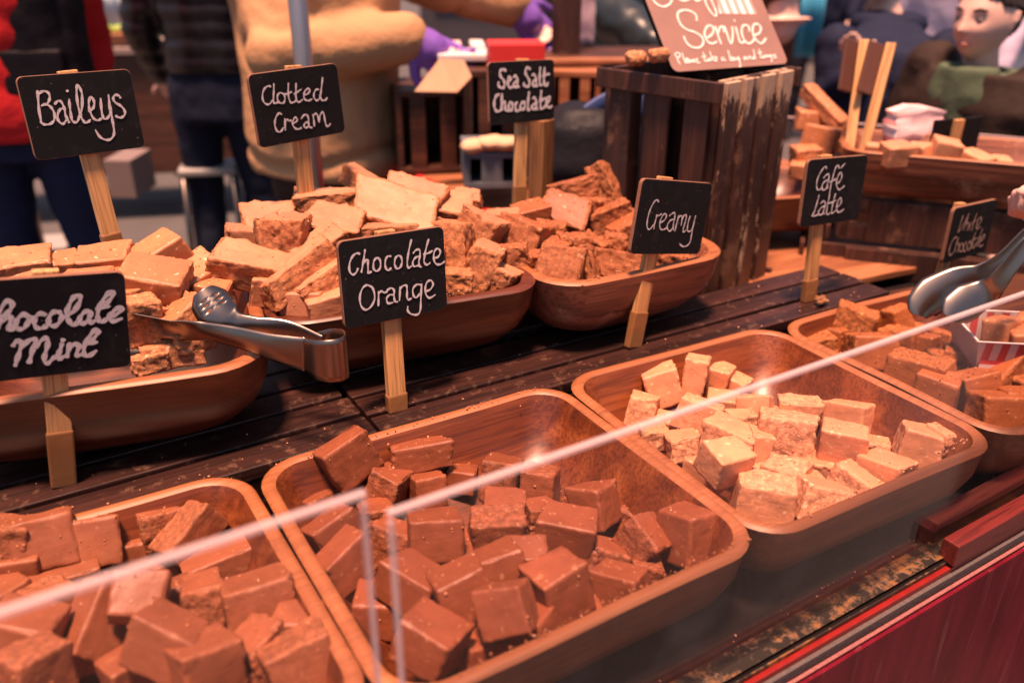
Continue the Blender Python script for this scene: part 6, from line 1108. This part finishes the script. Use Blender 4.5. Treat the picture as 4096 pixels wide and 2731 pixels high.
    jt = [torso([(P(0, 0, zh)+Vector((0, 0, 0)), .185*k*f*skirt, .135*k*f*skirt), (P(0, 0, zh+.05), .195*k*f*skirt, .145*k*f*skirt), (J['waist'], .19*k*f, .14*k*f), (J['chest'], .215*k*f, .150*k*f), (P(0, 0, 1.43), .17*k*f, .12*k*f), (J['neck']+Vector((0, 0, .03*k)), .075*k, .075*k)], yaw, 24)]
    for s_ in 'LR': jt += limb([J['sh'+s_], (J['sh'+s_]+J['el'+s_])/2, J['el'+s_], (J['el'+s_]+J['wr'+s_])/2, J['wr'+s_]-(J['wr'+s_]-J['el'+s_]).normalized()*.02], [.085*k*f*armr, .078*k*f*armr, .072*k*f*armr, .066*k*f*armr, .052*k*f*armr])
    if hood: jt += [ball(tuple(P(0, -.10, 1.46)), (.13*k, .09*k, .08*k))]
    union(loc(jt), vox, jacket, 'jacket', root, puff, 3)
    if collar:
        V_, F_ = tube_data([J['neck']+Vector((.085*math.cos(t), .085*math.sin(t), -.015)) for t in np.linspace(0, 2*math.pi, 17)], [.036]*17, 8); ls = loc([(V_, F_)])[0]; mesh('collar', ls[0], ls[1], collar, root, True)
    tt = [torso([(P(0, 0, .80), .165*k, .115*k), (P(0, 0, .93), .165*k, .12*k), (P(0, 0, 1.04), .15*k, .11*k)], yaw)]
    for s_ in 'LR': tt += limb([J['hip'+s_], (J['hip'+s_]+J['kn'+s_])/2, J['kn'+s_], (J['kn'+s_]+J['an'+s_])/2, J['an'+s_]], [.098*k, .088*k, .070*k, .064*k, .060*k])
    union(loc(tt), .014, trousers, 'trousers', root, lambda c_, n_: fbm(c_, 14, 5, 2)*.008, 2)
    for s_ in 'LR':
        a_ = J['an'+s_]; fwd_ = Vector((-sy, cy, 0)); pts = [a_-fwd_*.06*k-Vector((0, 0, .045*k)), a_+Vector((0, 0, -.03*k)), a_+fwd_*.09*k-Vector((0, 0, .04*k)), a_+fwd_*.17*k-Vector((0, 0, .055*k))]
        union(loc(limb(pts, [.034*k, .045*k, .042*k, .030*k])), .010, M['black'], 'shoe', root)
    return root
M['eye'] = plain('eye_white', (.30, .21, .18), .3, 0, .02); M['iris'] = plain('iris', (.03, .018, .012), .2); M['lips'] = plain('lips', (.50, .17, .15), .45)
def bands_disp(freq, amp, axis=2, w=.0): return lambda c_, n_: amp*np.abs(np.sin(c_[:, axis]*freq+fbm(c_, 5, 2, 2)*w))**.6-amp*.5+fbm(c_, 16, 9, 2)*.006
def fold(c_, n_): return fbm(c_, 11, 4, 3)*.010-.007*np.clip(1-np.abs(fbm(c_*np.array([1, 1, .6]), 10, 8, 2))*4, 0, 1)
tan = cloth('tan_quilted_coat', (.48, .26, .135), 6, .035, .7, .2)
redj = cloth('red_jacket', (.50, .018, .022)); blackj = cloth('black_jacket', (.008, .006, .009), 14, .01, .6); jeans = cloth('blue_jeans', (.016, .020, .055)); navy = cloth('navy_jacket', (.014, .017, .040))
darkt = cloth('dark_trousers', (.020, .018, .026)); brownt = cloth('brown_trousers', (.050, .030, .028)); green = cloth('green_hoodie', (.085, .11, .07)); browncoat = cloth('dark_brown_coat', (.035, .022, .018))
purple = plain('purple_glove', (.19, .085, .42), .4, 0, .2, 20, .3, .003); teal = cloth('teal_jacket', (.02, .22, .22))
# seller in tan coat
person('seller in puffy tan coat with purple gloves reaching over the back counter', (.80, 2.28), R(-58), 1.74, tan, brownt, M['hair'],
       over=dict(shR=(0.7034,2.502,0.5603), elR=(0.6719,2.202,0.2935), wrR=(0.9330,1.973,0.3379), shL=(1.057,2.52,0.5175), elL=(1.148,2.367,0.4634), wrL=(1.354,2.169,0.3861)),
       puff=lambda c_, n_: .006-.015*np.exp(-(np.sin(np.linalg.norm((c_-np.array([0, 0, 1.25]))*np.array([1, 1, 1.1]), axis=1)*15+fbm(c_, 3, 2, 2)*.8)/.22)**2)+fbm(c_, 6, 21, 2)*.010, glove=(purple, 'LR'), fat=1.10, armr=1.02, coat_hem=.86, skirt=1.05, hand_kw=dict(R=dict(curl=26, pn=(.35, .6, -.5), dir=(.75, -.25, -.55)), L=dict(curl=20, pn=(.35, .6, -.5), dir=(.6, -.2, -.75))), vox=.013)
# red jacket person with black backpack
person('shopper in red jacket and blue jeans with a black backpack at the far left', (.10, 3.02), R(-20), 1.80, redj, jeans, M['hair'],
       over=dict(elR=(0.3330,3.174,0.2531), wrR=(0.3292,3.127,0.0961)), puff=bands_disp(30, .006, 2, 1.2), fat=1.12, vox=.014)
bp = empty('backpack', (0.1822,2.913,0.3193), R(-20), 'black backpack worn over the red jacket at the left', 'backpack')
union([torso([(Vector((0, 0, -.27)), .12, .05), (Vector((0, 0, -.22)), .15, .085), (Vector((0, 0, .10)), .15, .09), (Vector((0, 0, .25)), .11, .06)], 0)], .012, blackj, 'bag_body', bp, fold)
box('front_pocket', (0, -.078, -.12), (.17, .03, .13), blackj, bp, bev=.014, seg=3)
box('strap', (-.10, .06, .05), (.035, .10, .50), blackj, bp, bev=.01); box('strap', (.10, .06, .05), (.035, .10, .50), blackj, bp, bev=.01)
person('shopper in shiny black puffer jacket and navy trousers, back turned', (.80, 3.45), R(-30), 1.74, plain('black_puffer', (.011, .008, .012), .36, 0, .2, 20, .3, .004, .1, .4), cloth('navy_trousers', (.014, .017, .035)), M['hair'], puff=bands_disp(48, .009, 2, .9), fat=.88, vox=.014, coat_hem=.98)
# dark arm reaching at the back counter
person('customer in dark jacket leaning one blue lit sleeve on the back counter', (2.20, 3.10), R(150), 1.78, plain('black_waterproof', (.020, .026, .030), .35, 0, .3, 20, .4, .006), darkt, M['hair'],
       over=dict(shR=(1.897,2.594,0.4189), elR=(1.828,2.323,0.3262), wrR=(1.825,2.091,0.2572)), puff=fold, fat=1.1, vox=.014)
person('woman with long auburn hair in dark coat behind the brown board', (2.10, 2.16), R(165), 1.46, browncoat, darkt, M['red_hair'], hairlen=.46, puff=fold, vox=.014, over=dict(neck=(2.144,1.904,0.3941), head=(2.172,1.95,0.5071)))
# navy man
person('grey stubbled man in navy jacket with one hand raised to his chest', (2.36, 1.66), R(118), 1.42, navy, darkt, M['grey_hair'],
       over=dict(head=(2.527,1.85,0.4664), neck=(2.544,1.815,0.3316), elR=(2.26,1.773,0.1279), wrR=(2.222,1.635,0.2121), elL=(2.694,1.68,0.1414), wrL=(2.432,1.562,0.1056)), puff=fold, fat=1.0, vox=.013,
       hand_kw=dict(R=dict(dir=(-.35, .25, .62), pn=(.6, .6, .0), curl=14)), collar=navy, headyaw=R(135))
# boy
bf = Vector((2.199,1.292,0.3655)); 
person('dark haired boy in green hoodie and open dark coat looking left', (bf.x+.03, bf.y-.02), R(95), 1.40, browncoat, darkt, M['hair'], headyaw=R(88), puff=fold, fat=1.12, vox=.010, headvox=.0055,
       over=dict(head=(bf.x, bf.y, bf.z+.01), neck=(bf.x+.03, bf.y, bf.z-.125)), collar=green)
o = union([torso([(Vector((0, 0, -.24)), .06, .04), (Vector((0, 0, -.06)), .085, .060), (Vector((0, 0, .03)), .088, .066), (Vector((0, 0, .10)), .070, .060)], R(95))], .008, green, 'hoodie', None, fold)
boy = [c for c in bpy.data.objects if c.get('label', '').startswith('dark haired boy')][0]
o.parent = boy; o.location = (bf.x-.040-boy.location.x, bf.y-.01-boy.location.y, bf.z-.190-boy.location.z)
# customer holding the tongs
person('customer outside the picture whose hand grips the tongs at the right edge', (1.72, .10), R(60), 1.7, darkt, darkt, M['hair'],
       over=dict(shL=(1.62, .28, .50), elL=(1.50, .42, .25), wrL=(1.223,0.5050,0.2535), elR=(1.9, .0, .2), wrR=(1.95, .1, .0)), hand_kw=dict(L=dict(dir=(-.62, .35, -.25), pn=(-.2, -.3, -1), curl=44)), vox=.012, headvox=.006)
# distant people
_t = (0.9837,6.144,0.0338)
person('person in teal jacket far behind the black puffer shopper', (_t[0], _t[1]), R(160), 1.72, teal, darkt, M['hair'], puff=fold, vox=.02)
person('far shopper in dark blue coat between the stalls', (5.6, 4.6), R(120), 1.75, navy, darkt, M['hair'], puff=fold, vox=.02)
person('far shopper in lilac coat behind the navy man', (4.1, 2.55), R(110), 1.68, cloth('lilac_coat', (.50, .42, .55)), darkt, M['hair'], puff=fold, vox=.02)
person('far shopper in black coat near the stall post', (3.1, 4.4), R(170), 1.75, blackj, darkt, M['hair'], puff=fold, vox=.02)

# ================================================================ BACK OF THE STALL
bc = empty('back_counter', (1.35, 1.95, -.9), 0, 'brown wooden counter with red front edge behind the bowls', 'counter')
def bb(name, c, s, mat, **k): return box(name, (c[0]-1.35, c[1]-1.95, c[2]+.9), s, mat, bc, **k)
bb('counter_top', (1.42, 1.78, -.012), (.96, 1.10, .024), M['mid_wood'])
bb('red_edge', (.930, 1.78, -.030), (.016, 1.10, .062), M['red'])
bb('side_panel', (.955, 1.78, -.48), (.02, 1.06, .84), M['black']); bb('end_panel', (1.42, 1.26, -.48), (.9, .02, .84), M['black'])
bb('inner_rail', (1.10, 1.62, .012), (.014, .70, .022), M['dark_wood'], rot=(0, 0, R(-5)))
def wbox(name, WBt, thick, mat, label, cat, dyaw=0, parent=None, **k):
    cx, cy, cz, ww, hh = WBt
    return tag(box(name, (cx, cy, cz), (ww, thick, hh), mat, parent, rot=(0, 0, R(-31.9+dyaw)), **k), label, cat)
# shelf unit on the counter
def unit(name, WBt, thick, mat, label, cat, dyaw=0, n=4, inner=None):
    cx, cy, cz, ww, hh = WBt
    r = empty(name, (cx, cy, cz-hh/2), R(-31.9+dyaw), label, cat); t = .014
    box('top', (0, 0, hh-t/2), (ww, thick, t), mat, r); box('base', (0, 0, t/2), (ww, thick, t), mat, r)
    for s_ in (-1, 1): box('side', (s_*(ww/2-t/2), 0, hh/2), (t, thick-.002, hh-2*t), mat, r)
    box('back', (0, thick/2-.006, hh/2), (ww-2*t, .008, hh-2*t), inner or mat, r)
    for i in range(n): box('slat', (-ww/2+t+(ww-2*t)*(i+.5)/n, -thick/2+.005, hh/2), ((ww-2*t)/n*.5, .008, hh-2*t), mat, r)
    return r
unit('wooden_cabinet', (1.011,2.057,0.1087,0.1827,0.2059), .24, M['dark_wood'], 'dark curved sided wooden cabinet on the back counter', 'cabinet', 12, 2)
unit('slatted_box', (1.136,1.886,0.1760,0.1979,0.1945), .26, M['dark_wood'], 'open dark slatted box with a shelf behind the sea salt board', 'box', 8, 3, M['black'])
unit('wooden_shelf', (1.383,1.911,0.1456,0.1344,0.2081), .22, M['mid_wood'], 'orange brown wooden shelf unit with square openings right of the sea salt board', 'shelf', -4, 2, M['dark_wood'])
tg_ = empty('slatted_shelf', (1.425,2.016,0.2621), R(-25), 'long shelf of pale lit slats across the back of the stall', 'shelf')
for i in range(5): box('slat', (.06, -.12+i*.065, 0), (.92, .048, .014), M['dark_wood'] if i else M['mid_wood'], tg_, bev=.004)
rb = wbox('red_box', (1.098,1.76,0.3041,0.1290,0.0686), .10, M['red'], 'bright red carton behind the sea salt board', 'carton', 6, bev=.003)
for i, (t_, lab) in enumerate((((1.057,1.936,0.2934,0.1303,0.0174), 'stack of white paper bags beside the red carton'), ((1.109,2.099,0.2923,0.0524,0.0209), 'pink and white folded paper left of the red carton'), ((1.142,2.019,0.3027,0.0364,0.0159), 'small white folded paper touching the red carton'))):
    wbox('paper_stack', t_, .14, M['paper'] if i != 1 else M['stripe_thin'], lab, 'paper', 5, bev=.004)
cb = empty('cardboard_flap', (0.9268,1.805,0.2644), R(-20), 'open cardboard flap hanging below the purple glove', 'cardboard')
mesh('flap', [(-.065, 0, -.030), (.035, 0, -.034), (.07, 0, .0), (.055, .02, .035), (.0, .03, .038)], [(0, 1, 2, 3, 4)], M['card'], cb); md = cb.children[0].modifiers.new('s', 'SOLIDIFY'); md.thickness = .005
def crates_row(u):
    pass
unit('grey_crate', (0.9770,1.676,0.0905,0.1240,0.0807), .18, plain('grey_blue_crate', (.12, .13, .15), .6), 'grey blue open crate low on the back counter', 'crate', 6, 1, M['black'])
for i, (p, lab) in enumerate((((0.9120,1.628,0.1421), 'small fudge bag at the left in the grey crate'), ((0.9462,1.61,0.1485), 'fudge bag in the middle of the grey crate'), ((0.9744,1.592,0.1470), 'fudge bag at the right in the grey crate'))):
    bm = bmesh.new(); bmesh.ops.create_icosphere(bm, subdivisions=3, radius=.028, matrix=Matrix.Diagonal((1.3, 1, .6, 1)))
    o = bmobj('fudge_bag', bm, M['card'], None, True); o.location = p
    a = np.empty(len(o.data.vertices)*3); o.data.vertices.foreach_get('co', a); a = a.reshape(-1, 3); a *= (1+.25*fbm(a, 60, i, 2))[:, None]; o.data.vertices.foreach_set('co', a.ravel()); tag(o, lab, 'bag')
# chrome pole, wooden post, dark post
def pole(name, a, b, r, mat, label, cat, n=20):
    a = Vector(a); b = Vector(b); e = empty(name, tuple(a), 0, label, cat)
    V_, F_ = tube_data([Vector((0, 0, 0)), b-a], [r, r], n); mesh('shaft', V_, F_, mat, e, True)
    V_, F_ = tube_data([Vector((0, 0, 0)), (b-a)*.01], [r*1.6, r*1.6], n); mesh('base_collar', V_, F_, mat, e); return e
q = Vector((0.5642,1.694,0.1989)); pole('steel_pole', (q.x, q.y, -.9), (q.x, q.y, 1.3), .0185, M['pole'], 'shiny steel pole standing before the tan coat', 'pole')
q = Vector((0.8652,1.294,0.2154)); e = empty('wooden_post', (q.x, q.y, -.9), R(20), 'orange brown wooden post behind the sea salt stick', 'post'); box('shaft', (0, 0, .58), (.034, .034, 1.16), wood('orange_post', (.10, .035, .012), (.30, .12, .04), (.48, .22, .08), 2, 14, .5), e); box('foot', (0, 0, .02), (.09, .09, .04), M['dark_wood'], e)
q = Vector((1.413,2.003,0.3413)); e = empty('dark_post', (q.x, q.y, -.9), R(-10), 'dark brown square post at the back right of the seller', 'post'); box('shaft', (0, 0, 1.1), (.060, .060, 2.4), M['crate'], e); box('foot', (0, 0, .02), (.12, .12, .04), M['crate'], e)
paper_bag('tall pink striped bag hanging by the dark post', (1.569,2.13,0.2764), R(-30), .055, .04, .14, M['stripe_thin'])
# black holdall with blue straps behind the crate
hb = empty('black_bag', (1.042,1.39,0.1192), R(-30), 'black bag with blue straps behind the tall crate', 'bag')
union([torso([(Vector((0, 0, -.06)), .10, .07), (Vector((0, 0, .02)), .13, .09), (Vector((0, 0, .10)), .11, .08), (Vector((0, 0, .14)), .06, .05)], 0)], .009, cloth('black_bag_cloth', (.014, .013, .018), 18, .01, .5), 'bag_body', hb, fold)
bl = plain('blue_strap', (.03, .055, .19), .6)
V_, F_ = tube_data(spline([(-.05, -.05, .06), (.0, -.03, .13), (.08, .0, .15), (.15, .0, .09), (.175, .0, .0)], 5), [(.004, .017)]*21, 8); mesh('strap', V_, F_, bl, hb, True)
V_, F_ = tube_data(spline([(.03, .03, .08), (.09, .03, .17), (.16, .03, .15), (.215, .03, .04)], 5), [(.004, .017)]*16, 8); mesh('strap', V_, F_, bl, hb, True)
# black cloth behind the tall crate
o = wbox('black_sheet', (1.193,1.389,0.0520,0.3635,0.3731), .02, M['black'], 'black cloth hanging behind the tall crate', 'cloth', 4, bev=.004)
# left back: stool, bucket, pastries
def stool(label, p, w_, h_):
    e = empty('metal_stool', (p[0], p[1], -.9), R(-20), label, 'stool'); H_ = p[2]+.9
    box('seat', (0, 0, H_), (w_, w_*.8, .03), plain('grey_seat', (.30, .28, .27), .5), e, bev=.01, seg=3)
    for sx in (-1, 1):
        for sy in (-1, 1): V_, F_ = tube_data([(sx*w_*.42, sy*w_*.33, H_-.01), (sx*w_*.5, sy*w_*.42, 0)], [.012, .012], 10); mesh('leg', V_, F_, M['steel'], e, True)
stool('grey padded metal stool behind the black puffer shopper', (0.7353,3.507,-0.2867), .22, 0)
stool('small steel stool low at the far left', (0.1135,4.295,-0.7343), .25, 0)
o = wbox('wooden_chest', (-0.0192,3.61,-0.4740,0.1489,0.3309), .3, M['card'], 'pale brown board standing at the lower left edge', 'board', 10)
e = empty('rear_stall', (0.6741,5.275,0.0026), R(-20), 'distant stall counter with a green salad display at the top left', 'stall')
box('counter', (0, 0, -.32), (1.5, .5, .64), M['dark_wood'], e); box('counter_top', (0, 0, .01), (1.56, .56, .03), plain('rear_top', (.30, .22, .20), .5), e); box('tray', (0, -.05, .055), (.35, .25, .05), M['mid_wood'], e)
for i in range(14): box('salad', (-.16+.025*i, -.05+random.uniform(-.08, .08), .095), (.05, .04, .03), plain('salad_green', (.28, .36, .06), .6) if i == 0 else bpy.data.materials['salad_green'], e, rot=(random.random(), random.random(), random.random()), bev=.008)
wbox('drinks_crate', (0.4477,3.558,-0.2833,0.1024,0.1450), .2, plain('pale_crate', (.20, .145, .14), .6), 'pale crate seen between the red jacket and black puffer legs', 'crate', 0)
for i, p in enumerate(((0.3048,3.846,-0.6251), (0.2913,3.99,-0.6149))):
    bm = bmesh.new(); bmesh.ops.create_icosphere(bm, subdivisions=2, radius=.05); o = bmobj('paper_parcel', bm, plain('orange_parcel%d' % i, (.55, .25, .06), .6), None, True); o.location = p; o.scale = (1, .8, .8); tag(o, 'round orange parcel on the ground by the jeans' if i == 0 else 'smaller orange parcel behind the other one by the jeans', 'parcel')
# patterned cloth between the two back bowls
o = mesh('patterned_cloth', [(.02, 1.17, .066), (.30, 1.15, .066), (.33, 1.30, .066), (.02, 1.32, .066)], [(0, 1, 2, 3)], None)
mm, n_, b_, L_ = newmat('patterned_cloth'); vv, _ = coords(n_); vo = N(n_, 'ShaderNodeTexVoronoi'); vo.inputs['Scale'].default_value = 55; n_.links.new(vv, vo.inputs['Vector']); L_.new(mix(n_, .45, vo.outputs['Color'], (.30, .28, .60)), b_.inputs['Base Color']); o.data.materials.append(mm)
md = o.modifiers.new('s', 'SOLIDIFY'); md.thickness = .003; tag(o, 'blue patterned paper behind the pale caramel fudge', 'cloth')
# distant stall wall and shopfronts closing the view
def facade(name, cx, cy, yaw, w_, h_, mat, label, win):
    e = empty(name, (cx, cy, -.9), yaw, label, 'building'); box('wall', (0, 0, h_/2), (w_, .3, h_), mat, e, bev=0)
    nwin = max(1, int(w_/1.6))
    for i in range(nwin):
        f = box('window', (-w_/2+w_*(i+.5)/nwin, -.16, 1.3), (w_/nwin*.7, .06, 1.5), M['dark_wood'], e, bev=.01); box('pane', (0, -.035, 0), (w_/nwin*.7-.12, .012, 1.38), win, f, bev=0)
    return e
pw = plain('shop_window', (.50, .62, .70), .15); pw2 = plain('shop_window_dark', (.07, .08, .10), .1)
facade('shopfront', 1.0, 11.5, R(0), 8, 4, plain('pale_plaster', (.45, .45, .48), .8), 'pale shopfront with bright windows far at the top left', pw)
facade('shopfront', 8.5, 9.0, R(-50), 8, 4, plain('dark_shopfront', (.06, .05, .06), .6), 'dark shopfront far behind the stall centre', pw2)
facade('shopfront', 10.5, 3.5, R(-85), 8, 4, plain('blue_grey_shopfront', (.22, .26, .34), .7), 'blue grey shopfront far at the top right', pw)
for i, (p, c_, lab) in enumerate((((0.7069,5.007,0.2594), (.78, .84, .92), 'pale hanging cloth sheet at the top left'), ((4.15,2.688,0.1778), (.70, .66, .75), 'lilac white sheet behind the boy'), ((3.995,3.331,0.2230), (.10, .45, .65), 'cyan blue banner far behind the navy man'))):
    r = empty('hanging_sheet', p, R(-31.9), lab, 'sheet'); V_ = []; F_ = []; w_, h_ = ((.20, .22), (.22, 1.0), (.13, .5))[i]
    for a_ in range(25):
        for z_ in (-h_/2, h_/2): V_.append(((a_/24-.5)*w_, .03*math.sin(a_*1.1), z_))
    for a_ in range(24): F_.append((2*a_, 2*a_+2, 2*a_+3, 2*a_+1))
    o = mesh('sheet', V_, F_, plain('sheet_cloth%d' % i, c_, .7), r, True); md = o.modifiers.new('s', 'SOLIDIFY'); md.thickness = .004
    box('top_rail', (0, 0, h_/2+.01), (w_+.05, .02, .02), M['steel'], r)
